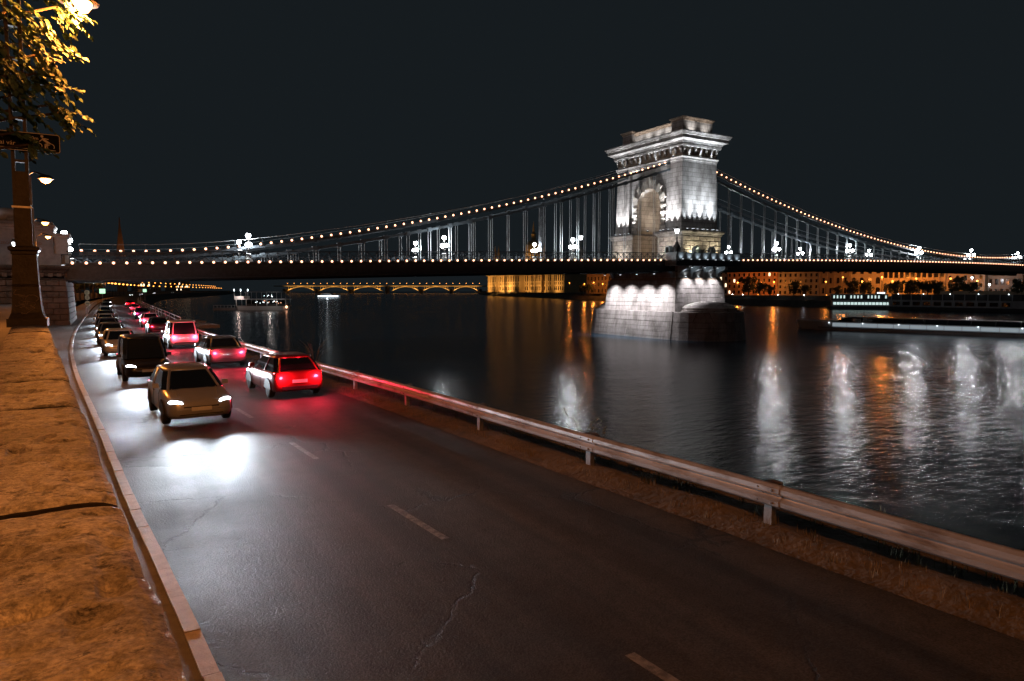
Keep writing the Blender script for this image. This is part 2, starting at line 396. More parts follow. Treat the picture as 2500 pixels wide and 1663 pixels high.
# ================================================================== ground, road, river
kerb_x = smooth_tab([(-110,-87.6),(-89,-88.8),(-82,-89.33),(-75,-89.8),(-59,-90.9),(-41,-91.75),(-17,-92.2),(26,-92.3),(110,-92.0),(184,-90.5),(300,-86),(450,-76),(650,-52),(850,-8),(1250,80),(1900,210)])
rail_x = smooth_tab([(-110,-79.7),(-89,-80.72),(-84.5,-81.0),(-75.2,-81.46),(-66.7,-82.07),(-57.4,-82.62),(-48,-83.18),(-30,-83.7),(0,-83.6),(60,-83.2),(130,-82.5),(184,-80.5),(300,-76),(450,-66),(650,-42),(850,2),(1250,90),(1900,220)])
wall_x = lambda y: -89.44 - .0769*(y + 95.9)
ys = [-112 + 2*i for i in range(56)] + [0 + 6*i for i in range(1, 41)] + [260 + 30*i for i in range(56)]
def strip(name, fa, fb, za, zb, m, yy=ys):
    b = MB(); n = len(yy)
    for y in yy: b.v += [(fa(y), y, za), (fb(y), y, zb)]
    for i in range(n-1): b.f.append((2*i, 2*i+1, 2*i+3, 2*i+2))
    return b.build(name, m)
WATER = MB().quad((-500,-900,0),(3500,-900,0),(3500,4500,0),(-500,4500,0)).build('river', 'water'); struct(WATER)
road_r = lambda y: rail_x(y) - .62
struct(strip('road', lambda y: kerb_x(y)+.02, road_r, RZ, RZ, 'asphalt'))
struct(strip('pavement', lambda y: wall_x(y)-.1 if y < -6 else kerb_x(y)-3.5, lambda y: kerb_x(y)-.15, RZ+.10, RZ+.10, 'pavement'))
# centre line dashes and edge line, painted
for k in range(16):
    y0 = -92.6 + 6.0*k
    cx = lambda y: kerb_x(y)*.5 + road_r(y)*.5 - .12
    struct(MB().quad((cx(y0),y0,RZ+.004),(cx(y0)+.13,y0,RZ+.004),(cx(y0+2)+.13,y0+2,RZ+.004),(cx(y0+2),y0+2,RZ+.004)).build('lane_mark', 'road_paint'))
# verge (rough dirt strip) and the river bank below it
b = MB(); K = 16; vy = [-112 + .5*i for i in range(150)] + [-37 + 2*i for i in range(1, 80)] + [121 + 20*i for i in range(1, 89)]
for y in vy:
    x0 = road_r(y) - .03; x1 = rail_x(y) + 2.0
    for j in range(K+1):
        t = j/K; x = x0 + (x1-x0)*t
        h = mnoise.noise(Vector((x*1.3, y*.9, 0)))*.07 + mnoise.noise(Vector((x*4, y*3.5, 3)))*.03
        h += .10*math.exp(-((x-rail_x(y))/.45)**2)
        h *= min(1, t*5) if t < .2 else 1
        b.v.append((x, y, RZ + .006 + h*(1 if y < 130 else .3)))
for i in range(len(vy)-1):
    for j in range(K):
        a = i*(K+1)+j; b.f.append((a, a+1, a+K+2, a+K+1))
struct(b.build('verge', 'verge', smooth=True))
b = MB()
for y in ys: b.v += [(rail_x(y)+1.95, y, RZ), (rail_x(y)+3.2, y, RZ-1.2), (rail_x(y)+8, y, -1.5)]
for i in range(len(ys)-1):
    for j in (0, 1): b.f.append((3*i+j, 3*i+j+1, 3*i+j+4, 3*i+j+3))
struct(b.build('river_bank', 'bank'))
# upper promenade behind the parapet
b = MB()
for y in ys:
    x1 = wall_x(y)-.3 if y < -8 else kerb_x(y)-9
    b.v += [(x1-220, y, 7.05), (x1, y, 7.05), (x1+.02, y, RZ-.2)]
for i in range(len(ys)-1):
    for j in (0, 1): b.f.append((3*i+j, 3*i+j+1, 3*i+j+4, 3*i+j+3))
struct(b.build('promenade', 'promenade'))

# ================================================================== parapet wall with stone copings
AL = Vector((-.0767, .99705, 0)); NR = Vector((.99705, .0767, 0))
def wp(s, t, z): p = CAM + AL*s + NR*t; return (p.x, p.y, z)
PAR = thing('parapet_wall', 'weathered stone parapet wall lit orange along the left of the road', 'wall', wp(0,0,RZ))
b = MB(); 
for s0, s1 in ((-14, 40), (40.02, 87)):
    b.hexa([wp(s0,-.24,RZ), wp(s0,.11,RZ), wp(s1,.11,RZ), wp(s1,-.24,RZ), wp(s0,-.24,7.75), wp(s0,.11,7.75), wp(s1,.11,7.75), wp(s1,-.24,7.75)])
b.build('wall_body', 'abut_stone', PAR)
joints = [-4.0, -2.2, -.35, 2.07, 3.9, 5.1, 6.62, 8.04, 9.7, 11.2, 12.4, 14.2] + [16.2+2.0*i for i in range(36)]
PITS = [(2.62,-.21,.10,.055,.05),(2.52,-.26,.12,.05,.05),(3.62,-.215,.07,.03,.04),(7.6,.0,.25,.05,.04),(1.75,-.13,.05,.07,.02),(1.62,-.17,.03,.10,.03),(1.72,.12,.06,.03,.03),(1.45,.10,.05,.03,.03),(1.4,-.10,.025,.09,.03),(1.42,-.02,.03,.05,.03),(1.32,.06,.03,.04,.025),(5.6,-.2,.12,.06,.03),(4.5,-.05,.05,.08,.02)]
def coping(s0, s1, fine):
    b = MB(); ns, ntt = (int((s1-s0)/.022), 24) if fine else (8, 6)
    TL, TR, ZT, ZB = -.29, .165, 7.95, 7.73
    sd = s0*7.3
    prof = []
    for j in range(ntt+1):
        u = j/ntt; t = TL + (TR-TL)*u
        prof.append((t, u))
    for i in range(ns+1):
        q = i/ns; s = s0 + .016 + (s1-s0-.032)*q
        e = min(q, 1-q)*(s1-s0)
        ed = -.012*math.exp(-(e/.02)**2)
        row = []
        wob = mnoise.noise(Vector((s*2.2, sd, 1)))*.012 + mnoise.noise(Vector((s*9, sd, 4)))*.006
        row.append(wp(s, TL, ZB))
        for t, u in prof:
            cr = -.018*abs(2*u-1)**8
            h = mnoise.noise(Vector((s*1.6, t*3, sd)))*.006 + mnoise.noise(Vector((s*6, t*9, sd)))*.003
            if fine:
                p = mnoise.noise(Vector((s*14, t*20, sd+9)))
                h += -.012*max(0, p-.25)/.5
                h += mnoise.noise(Vector((s*38, t*50, sd)))*.0022
                w = mnoise.noise(Vector((s*4.2, t*7, sd+30)))
                h += -.030*max(0, w-.42)/.3
            for ps, pt, rs_, rt_, dp in PITS:
                e2 = ((s-ps)/rs_)**2 + ((t-pt)/rt_)**2
                if e2 < 6: h -= dp*math.exp(-e2*1.4)*(1+.5*mnoise.noise(Vector((s*30,t*30,5))))
            tt = t + (wob if u > .95 else 0)
            row.append(wp(s, tt, ZT + cr + h + ed))
        row.append(wp(s, TR-.035, ZB))
        b.v += row
    k = ntt + 3
    for i in range(ns):
        for j in range(k-1):
            a = i*k+j; b.f.append((a, a+k, a+k+1, a+1))
    b.f.append(tuple(range(k))); b.f.append(tuple(ns*k+j for j in reversed(range(k))))
    return b
for i, (s0, s1) in enumerate(zip(joints, joints[1:])):
    coping(s0, s1, 2 <= i <= 7).build('coping_stone', 'wall_stone', PAR)
    if 2 < i < 14:
        b = MB(); n = 30; L_, R_ = [], []
        for q in range(n+1):
            t = -.288 + .448*q/n; c = s0 + .012*mnoise.noise(Vector((t*9, s0*3, 2))); w = (.005 + .005*s0/3)*(1+.7*mnoise.noise(Vector((t*25, s0, 7))))
            z = 7.944 - .018*abs(2*q/n-1)**8
            L_.append(wp(c-w, t, z)); R_.append(wp(c+w, t, z))
        b.v = L_ + R_; b.f = [(q, q+1, n+2+q, n+1+q) for q in range(n)]
        b.v += [(x, y, z-.2) for x, y, z in L_ + R_]; k = 2*(n+1)
        b.f += [(q+1, q, k+q, k+q+1) for q in range(n)] + [(n+1+q, n+2+q, k+n+2+q, k+n+1+q) for q in range(n)]
        b.build('joint_shade', 'mortar_shade', PAR)  # dark strip laid over each coping joint in place of a shaded gap
# kerb stones
KER = thing('kerb', 'line of pale kerb stones along the left edge of the road', 'kerb', (kerb_x(-97)-.07, -97, RZ))
y = -101.0
while y < 30:
    L = 1.0 if y < -20 else 2.5
    a, c = kerb_x(y+.006), kerb_x(y+L-.006); d = random.uniform(-.006, .006)
    b = MB(); z1 = RZ + .125 + random.uniform(-.006,.006)
    b.frus(a-.15+d,0,0,1,0,0,0,0,1,0); b.v.clear(); b.f.clear()
    b.hexa([(a-.16+d,y+.006,RZ-.1),(a+.03+d,y+.006,RZ-.1),(c+.03+d,y+L-.006,RZ-.1),(c-.16+d,y+L-.006,RZ-.1),
            (a-.155+d,y+.006,z1),(a+.005+d,y+.006,z1),(c+.005+d,y+L-.006,z1),(c-.155+d,y+L-.006,z1)])
    b.build('kerb_stone', 'kerb_stone', KER); y += L

# ================================================================== guardrail along the river
GR = thing('guardrail', 'worn steel guardrail on grey posts between the road and the river', 'guardrail', (rail_x(-89), -89, RZ))
posts_y = [-106.6, -102.2, -97.8, -93.35, -88.9, -84.55, -80.0, -75.4, -71.0, -66.6, -62.1, -57.5, -52.9, -48.2, -43.6, -39.0, -34.4, -29.8, -25.2]
PROF = [(.00,.42),(-.04,.425),(-.10,.465),(-.105,.535),(-.03,.58),(-.012,.60),(-.03,.62),(-.105,.665),(-.10,.735),(-.04,.775),(.0,.78)]
TH = .006
def beam(y0, y1, ext):
    b = MB(); rings = []
    n = 6
    outer = PROF; inner = [(d+.012, z + (-.006 if z > .6 else .006)) for d, z in reversed(PROF)]
    for i in range(n+1):
        y = y0 - (ext if i == 0 else 0) + (y1-y0)*i/n
        x = rail_x(y); lift = ext*.0
        off = -.010 if (ext and i == 0) else 0
        rings.append([(x + d + off, y, RZ + z) for d, z in outer + inner])
    b.loft(rings); return b
for y0, y1 in zip(posts_y, posts_y[1:]):
    o = beam(y0, y1, .22).build('rail_beam', 'rail_steel', GR)
pm = MB()
pm.loft([[(x, y, z) for x, y in ((.0,-.07),(.11,-.07),(.11,-.05),(.012,-.05),(.012,.05),(.11,.05),(.11,.07),(.0,.07))] for z in (-.25, .64)])
pm.box(-.02,.0,-.05,.05,.50,.70)
pm = pm.mesh('post', 'post_steel')
bl = MB().lathe([(.022,0),(.022,.012),(.014,.02)], 8).mesh('bolt', 'bolt')
capm = MB(); capm.box(-.03,.16,-.10,.10,.64,.652); capm.box(.12,.16,-.1,.1,.60,.66); capm = capm.mesh('post_cap', 'bolt')
for y in posts_y[:-1]:
    px = rail_x(y); lo = (px + .012 - GR.location.x, y + .06 - GR.location.y, 0)
    po = inst('post', pm, GR, lo, (0,0,radians(3)))
    if y > -100:
        for dz in (.5, .70): inst('bolt', bl, GR, (px-.103-GR.location.x, y-.10-GR.location.y, dz), (0, -pi/2, 0)); inst('bolt', bl, GR, (px-.103-GR.location.x, y+.16-GR.location.y, dz), (0, -pi/2, 0))
        inst('post_cap', capm, GR, (lo[0]+.02, lo[1], lo[2]+.12), (radians(4), 0, radians(3)))
# verge grasses and weeds
def blades(b, x, y, z, n, h, spread, w=.006):
    for _ in range(n):
        a = random.uniform(0, 2*pi); r = spread*sqrt(random.random()); hx = h*random.uniform(.5, 1.15); l = random.uniform(.1, .6)*hx
        bx, by = x + r*cos(a), y + r*sin(a); d = random.uniform(0, 2*pi)
        px, py = w*cos(d+pi/2), w*sin(d+pi/2)
        m1 = (bx + l*.35*cos(d), by + l*.35*sin(d), z + hx*.6); tp = (bx + l*cos(d), by + l*sin(d), z + hx)
        n0 = len(b.v)
        b.v += [(bx-px,by-py,z-.03),(bx+px,by+py,z-.03),(m1[0]+px*.7,m1[1]+py*.7,m1[2]),(m1[0]-px*.7,m1[1]-py*.7,m1[2]),tp]
        b.f += [(n0,n0+1,n0+2,n0+3),(n0+3,n0+2,n0+4)]
g1, g2 = MB(), MB()
for _ in range(1500):
    y = random.uniform(-100, -20); x = rail_x(y) + random.uniform(.25, 1.9)
    if mnoise.noise(Vector((x*.8, y*.7, 8))) > -.15: blades(g1, x, y, RZ+.03, 7, random.uniform(.10,.30), .12)
for _ in range(700):
    y = random.uniform(-100, -25); blades(g2, rail_x(y)+random.uniform(-.45,.15), y, RZ+.04, 7, random.uniform(.06,.20), .10, .004)
for y in posts_y:
    for k in range(3): blades(g2, rail_x(y)+random.uniform(-.3,.25), y+random.uniform(-.1,.55), RZ+.08, 8, random.uniform(.10,.22), .08, .004)
stuff(g1.build('verge_grass', 'grass'), 'dark rough grass growing behind the guardrail', 'grass')
stuff(g2.build('dry_grass', 'dry_grass'), 'sparse dry grass at the foot of the guardrail posts', 'grass')
def weed(x, y, h, label, n, leafy):
    root = thing('weed_plant', label, 'plant', (x, y, RZ))
    st, lf = MB(), MB()
    for i in range(n):
        a = random.uniform(0, 2*pi); l = random.uniform(.25, .8)*h; hh = h*random.uniform(.6, 1)
        tip = (x+l*cos(a), y+l*sin(a), RZ+hh)
        st.tube([(x,y,RZ-.02),(x+l*.4*cos(a),y+l*.4*sin(a),RZ+hh*.7),tip], .008 if leafy else .005, 3, .002)
        if leafy:
            for k in range(14):
                u = random.uniform(.35, 1); c = Vector((x+l*u*cos(a), y+l*u*sin(a), RZ+hh*u)); d = Vector((random.uniform(-1,1),random.uniform(-1,1),random.uniform(-.3,1))).normalized()*.07
                e = d.cross(Vector((0,0,1))).normalized()*.022
                lf.quad(tuple(c), tuple(c+d*.5+e), tuple(c+d), tuple(c+d*.5-e))
    st.build('stem', 'grass' if leafy else 'dry_grass', root)
    if leafy: lf.build('leaf_cluster', 'grass', root)['kind'] = 'stuff'
weed(-80.0,-83.0,1.05,'leafy weed showing over the guardrail in front of the bright water', 9, True)
weed(-80.6,-84.2,.85,'small leafy weed behind the guardrail joint', 6, True)
weed(-81.0,-62.3,1.45,'tuft of tall spiky grass behind the far part of the guardrail', 26, False)

# ================================================================== street lamps on the parapet
def bowl_lamp(root, x, y, z, mname='sodium'):
    """hood, rim and glowing glass bowl, local to root"""
    h = MB(); h.lathe([(.05,.16),(.16,.15),(.26,.06),(.30,.02),(.30,0),(.05,0)], 16, (x,y,z)); ho = h.build('lamp_hood', 'lamp_iron', root, True, local=True)
    g = MB(); g.lathe([(.20,-.002),(.19,-.06),(.14,-.13),(.06,-.165),(.005,-.17)], 16, (x,y,z)); g.build('glass_bowl', mname, root, True, local=True)
LP = thing('street_lamp', 'tall dark lamp post with graffiti on its base standing on the parapet', 'street lamp', (-90.69,-82.72,7.93))
b = MB(); b.box(-.26,.26,-.24,.24,0,.13); b.build('plinth', 'lamp_iron', LP, local=True)
b = MB(); b.loft([[(sx*w, sy*w*.9, z) for sx, sy in ((-1,-1),(1,-1),(1,1),(-1,1))] for w, z in ((.235,.13),(.20,.22),(.185,.34),(.17,.62),(.175,.65),(.168,.66),(.155,1.12))]); b.build('pedestal', 'lamp_iron', LP, local=True)
b = MB(); b.loft([[(sx*w, sy*w*.9, z) for sx, sy in ((-1,-1),(1,-1),(1,1),(-1,1))] for w, z in ((.155,1.12),(.17,1.13),(.17,1.17),(.20,1.19),(.205,1.235),(.17,1.25))]); b.build('pedestal_cap', 'lamp_iron', LP, local=True)
b = MB(); b.loft([[(sx*w, sy*w*.9, z) for sx, sy in ((-1,-1),(1,-1),(1,1),(-1,1))] for w, z in ((.115,1.25),(.105,2.4))]); b.build('shaft', 'lamp_iron', LP, local=True)
b = MB()
for sx in (-1, 1): b.box(sx*.085-.022, sx*.085+.022, -.07, .07, 2.4, 5.05)
b.build('mast', 'lamp_iron', LP, local=True)
for z in (2.55, 2.85, 3.2, 3.65, 4.1, 4.6): MB().box(-.09,.09,-.05,.05,z,z+.035).build('rung', 'lamp_iron', LP, local=True)
b = MB(); b.tube([(.13,-.02,1.25),(.13,-.02,1.85),(.09,-.02,1.87),(.12,-.02,1.90),(.12,-.02,2.35)], .014, 6); b.build('conduit', 'rail_steel', LP, local=True)
b = MB(); b.box(-.13,.13,-.11,.11,1.84,1.87); b.build('band', 'rail_steel', LP, local=True)
b = MB(); b.tube([(0,0,4.9),(.0,0,5.25),(.25,0,5.45),(.62,0,5.42),(.86,-.05,5.3)], .035, 8); b.build('arm', 'lamp_iron', LP, local=True)
bowl_lamp(LP, .86, -.07, 5.12)
b = MB()
for i in range(9):
    pts = []; cx, cz = random.uniform(-.08,.08), random.uniform(.2,.56); r = random.uniform(.03,.09); a0 = random.uniform(0,6)
    for k in range(9):
        a = a0 + k*random.uniform(.3,.8); x = cx + r*cos(a)*(1+.1*k); z = cz + r*.8*sin(a)
        x = max(-.155, min(.155, x)); z = max(.16, min(.60, z)); w = .205 - (z-.2)*.08 if z < .34 else .189 - (z-.34)*.05
        pts.append((x, -w*.9-.004, z))
    b.tube(pts, .0045, 4)
b.build('graffiti', 'graffiti', LP, local=True)
light('POINT', 'lamp_light', (.86,-.07,4.88), 2000, SOD, LP, .14)
# bare arm lamps further along the promenade
for (x, y, nm, pw) in ((-91.6,-61.7,'sodium street lamp on a curved arm, second along the parapet',1800), (-93.03,-39.9,'sodium street lamp in front of the stone bridge abutment, upper of the close pair',620), (-93.75,-25.5,'sodium street lamp in front of the stone bridge abutment, lower of the close pair',620), (-89.3,-101.0,'sodium street lamp on a curved arm beside the parapet behind the viewpoint',2000)):
    r = thing('street_lamp', nm, 'street lamp', (x-.9, y, 7.05))
    b = MB(); b.tube([(0,0,0),(0,0,5.6)], .09, 8, .06); b.build('pole', 'lamp_iron', r, local=True)
    b = MB(); b.lathe([(.2,0),(.18,.5),(.12,.6),(.1,1.0)], 8); b.build('pole_base', 'lamp_iron', r, local=True)
    b = MB(); b.tube([(0,0,5.5),(.1,0,6.0),(.5,0,6.25),(.9,0,6.15)], .035, 6); b.build('arm', 'lamp_iron', r, local=True)
    bowl_lamp(r, .9, 0, 6.0)
    light('POINT', 'lamp_light', (.9,0,5.72), pw, SOD, r, .15)
# a white lantern on the abutment steps
r = thing('lantern', 'square white lantern glowing beside the dark lamp post base', 'lantern', (-97.0,-14.0,7.05))
b = MB(); b.tube([(0,0,0),(0,0,5.3)], .08, 6); b.build('pole', 'lamp_iron', r, local=True)
b = MB(); b.frus(-.22,.22,-.22,.22,5.3,-.34,.34,-.34,.34,6.05); b.build('lantern_glass', 'lantern_glass', r, local=True)
b = MB(); b.frus(-.42,.42,-.42,.42,6.05,-.30,.30,-.30,.30,6.4); b.build('lantern_roof', 'lamp_iron', r, local=True)
light('POINT', 'lamp_light', (0,-.6,5.6), 120, NEUT, r, .2)

# ---- cycle route sign fixed across the mast
SG = thing('cycle_sign', 'dark cycle route sign board with white lettering and a cyclist, fixed across the lamp mast', 'sign', (-90.55,-82.86,10.64))
def rrect(x0, x1, z0, z1, r, n=5):
    p = []
    for cx, cz, a0 in ((x1-r,z0+r,-pi/2),(x1-r,z1-r,0),(x0+r,z1-r,pi/2),(x0+r,z0+r,pi)):
        for i in range(n+1): a = a0 + pi/2*i/n; p.append((cx+r*cos(a), cz+r*sin(a)))
    return p
X0, X1, Z0, Z1 = -1.05, .40, 0, .29
MB().prism_y(rrect(X0,X1,Z0,Z1,.04), 0, .012).build('board', 'sign_blue', SG, local=True)
def outline(x0,x1,z0,z1,r,w,y):
    a, c = rrect(x0,x1,z0,z1,r), rrect(x0+w,x1-w,z0+w,z1-w,max(.005,r-w)); b = MB(); n = len(a)
    b.v = [(x,y,z) for x,z in a] + [(x,y,z) for x,z in c]
    b.f = [(i,(i+1)%n,n+(i+1)%n,n+i) for i in range(n)]; return b
outline(X0+.004,X1-.004,Z0+.004,Z1-.004,.036,.009,-.002).build('border', 'sign_line', SG, local=True)
b = MB(); b.box(X0+.02,X1-.06,-.003,-.0015,.036,.044); b.build('line', 'sign_line', SG, local=True)
b = MB()
def ringp(cx, cz, r, w, a0=0, a1=2*pi):
    n = 20
    for i in range(n):
        a, c = a0+(a1-a0)*i/n, a0+(a1-a0)*(i+1)/n
        b.quad((cx+r*cos(a),-.002,cz+r*sin(a)),(cx+(r-w)*cos(a),-.002,cz+(r-w)*sin(a)),(cx+(r-w)*cos(c),-.002,cz+(r-w)*sin(c)),(cx+r*cos(c),-.002,cz+r*sin(c)))
ringp(.115,.095,.05,.009,-.3,pi+.3); ringp(.275,.095,.05,.009,-.6,pi*1.2)
def seg(p, q, w):
    d = Vector((q[0]-p[0], q[1]-p[1])); n = Vector((-d.y, d.x)).normalized()*w/2
    b.quad((p[0]-n.x,-.0025,p[1]-n.y),(q[0]-n.x,-.0025,q[1]-n.y),(q[0]+n.x,-.0025,q[1]+n.y),(p[0]+n.x,-.0025,p[1]+n.y))
seg((.165,.213),(.265,.135),.034); seg((.262,.135),(.205,.125),.026); seg((.205,.132),(.205,.052),.020); seg((.262,.13),(.215,.10),.02); seg((.175,.205),(.13,.165),.012); seg((.19,.215),(.25,.205),.012); seg((.165,.052),(.225,.052),.01)
for i in range(10):
    a, c = 2*pi*i/10, 2*pi*(i+1)/10; b.poly([(.165,-.0025,.245),(.165+.02*cos(a),-.0025,.245+.02*sin(a)),(.165+.02*cos(c),-.0025,.245+.02*sin(c))])
b.build('cyclist_symbol', 'sign_line', SG, local=True)
for body, xe, z, sz in (('Budapest', -.325, .180, .090), ('Budai vár', -.175, .080, .090), ('0m', .115, .185, .070), ('0m', .115, .095, .070)):
    me = text_mesh(body, sz, 'lettering', 'sign_line', .001)
    inst('lettering', me, SG, (xe - max(v.co.x for v in me.vertices), -.003, z), (pi/2, 0, 0))

# ---- tree overhanging the lamp: trunk left of the view, crown of single leaves
def leaf_mesh(b, c, d, up, L):
    d = d.normalized(); s = d.cross(up)
    if s.length < .05: s = d.cross(Vector((1,0,0)))
    s = s.normalized(); n = s.cross(d).normalized()
    P = [(0,0,0),(.25,.34,.04),(.6,.30,.03),(1,0,-.10),(.6,-.30,.03),(.25,-.34,.04)]
    n0 = len(b.v)
    for a, e, h in P: q = c + d*a*L + s*e*L + n*h*L; b.v.append(tuple(q))
    b.v.append(tuple(c + d*.45*L - n*.06*L))
    for i in range(6): b.f.append((n0+6, n0+i, n0+(i+1) % 6))
TR = thing('linden_tree', 'leafy tree overhanging the lamp post, lit yellow by the lamp', 'tree', (-93.4,-82.0,7.05))
tb, lb = MB(), MB(); base = Vector((-93.4,-82.0,7.0))
tb.tube([base, base+Vector((.1,.05,2.2)), base+Vector((.0,.1,4.0)), base+Vector((.2,0,7.5))], .22, 10, .06)
sprays = []
def limb(p0, p1, r):
    mid = (Vector(p0)+Vector(p1))/2 + Vector((0,0,.25)); tb.tube([p0, mid, p1], r, 6, r*.35); return [Vector(p0), mid, Vector(p1)]
# target clusters of the visible boughs (points in the air beside the mast)
boughs = [((-90.6,-82.9,12.75),.55,330),((-90.12,-82.75,12.93),.30,130),((-90.8,-82.8,12.2),.55,380),((-90.35,-82.8,12.15),.36,190),((-90.75,-82.9,11.75),.5,260),((-90.42,-82.8,11.85),.32,150),
          ((-91.2,-82.9,11.6),.5,170),((-90.62,-82.85,11.50),.30,130),((-90.28,-82.75,11.40),.27,120),((-90.05,-82.75,11.32),.16,60),((-90.72,-82.98,10.88),.17,60),((-90.55,-82.99,10.72),.10,34),((-91.3,-82.8,11.0),.35,90),((-91.8,-83,12.4),.8,260),((-92.4,-82.5,11.2),.9,220),((-91.4,-82.6,13.4),.9,380),((-93.4,-82,13.6),1.6,700),((-94.6,-82.6,12.6),1.4,400)]
lampp = Vector((-89.8,-82.8,13.0))
for (c, R, n) in boughs:
    c = Vector(c); start = base + Vector((.05,.05,min(6.8, max(2.6, (c.z-7)*.72))))
    limb(start, c, .05)
    for i in range(max(4, n//12)):
        q = c + Vector((random.gauss(0,.42), random.gauss(0,.45), random.gauss(0,.40)))*R
        d = Vector((random.uniform(.1,1), random.uniform(-.7,.6), random.uniform(-.75,.15))).normalized(); L = random.uniform(.22,.5)*min(1, R/.4+.3)
        pts = [q + d*L*u + Vector((0,0,-.10*u*u)) for u in (0,.33,.66,1)]
        tb.tube(pts, .006, 3, .003)
        for k in range(9):
            u = k/8; p = q + d*L*u + Vector((0,0,-.10*u*u)); sd = (-1)**k
            s_ = d.cross(Vector((0,0,1))).normalized()*sd
            ld = d*.7 + s_*random.uniform(.2,.7) + Vector((0,0,random.uniform(-.9,-.15)))
            leaf_mesh(lb, p, ld, Vector((random.uniform(-.5,.5), random.uniform(-.8,.2), 1)), random.uniform(.08,.135))
tb.build('trunk', 'bark', TR, True)
lb.build('crown', 'leaf', TR)
# ================================================================== chain bridge: deck
zl = smooth_tab([(-130,11.2),(-95,11.36),(-76,11.84),(-42,12.80),(-12,13.50),(12,14.02),(40,14.58),(70,14.98),(101,15.15),(130,15.02),(160,14.7)])
XE = 150.0
DK = thing('bridge_deck', 'dark steel deck of the suspension bridge with lattice railing and rows of small bulbs', 'bridge deck', (0,0,13.0))
xs = [-93.4 + 3.3*i for i in range(int((XE+93.4)/3.3)+1)]
def along(prof, m, name, parent, y_sign=1):
    rings = [[(x, y_sign*y, zl(x)+z) for y, z in prof] for x in xs]; MB().loft(rings).build(name, m, parent)
along([(-8.4,-.32),(8.4,-.32),(8.4,-.08),(-8.4,-.08)], 'deck_top', 'deck_slab', DK)
for sg in (-1, 1):
    along([(8.4,-.05),(8.72,-.05),(8.72,-.18),(8.55,-.22),(8.55,-1.75),(8.75,-1.78),(8.75,-1.92),(8.2,-1.92),(8.2,-1.78),(8.4,-1.75)], 'bridge_steel', 'edge_girder', DK, sg)
    along([(4.9,-.32),(5.3,-.32),(5.3,-2.05),(4.9,-2.05)], 'bridge_steel', 'inner_girder', DK, sg)
cb = MB(); cb.box(-.12,.12,-8.2,8.2,-1.55,-.34); cb.box(-.25,.25,-8.2,8.2,-1.63,-1.55); cbm = cb.mesh('cross_beam', 'bridge_steel')
for x in xs[::1]:
    if x < 120: inst('cross_beam', cbm, DK, (x+1.6, 0, zl(x+1.6)-13.0))
# railing panels (X lattice), posts, top rail, bulbs
PW = 1.27
pn = MB(); 
pn.box(0,.09,-.05,.05,-.02,1.16)
pn.bar((.09,-.02,.05),(PW,-.02,1.10),.05,.06); pn.bar((.09,.03,1.10),(PW,.03,.05),.05,.06)
pn.bar((.09,0,.57),(PW,0,.57),.03,.03)
pn.lathe([(.10,-.035),(.10,.035)], 8, (PW/2,0,.57))
pn.box(0,PW,-.07,.07,-.05,.04)
pnm = pn.mesh('railing_panel', 'bridge_steel')
bulb = MB().ball((0,0,0), .14, 8, 5).mesh('light_bulb', 'bulb', True)
rx = [-93.0 + PW*i for i in range(int((XE-2+93)/PW))]
for sg in (-1, 1):
    for x in rx:
        if -8.3 < x < 8.0: continue
        if sg == 1 and x > 60: continue
        sl = (zl(x+PW)-zl(x))/PW
        inst('railing_panel', pnm, DK, (x, sg*8.6, zl(x)-13.0), (0, -math.atan(sl), 0))
    for a, c in ((-93.2,-7.7),(7.7,XE-2)):
        n = 30; b = MB(); b.loft([[(a+(c-a)*i/n, sg*8.6+dy, zl(a+(c-a)*i/n)+dz) for dy, dz in ((-.11,1.16),(.11,1.16),(.13,1.22),(.06,1.27),(-.06,1.27),(-.13,1.22))] for i in range(n+1)])
        b.build('top_rail', 'bridge_steel', DK)
for x in rx:
    if x < -7.9 or x > 8.6:
        if x < 126: inst('light_bulb', bulb, DK, (x+.3, -8.80, zl(x+.3)-13.0))
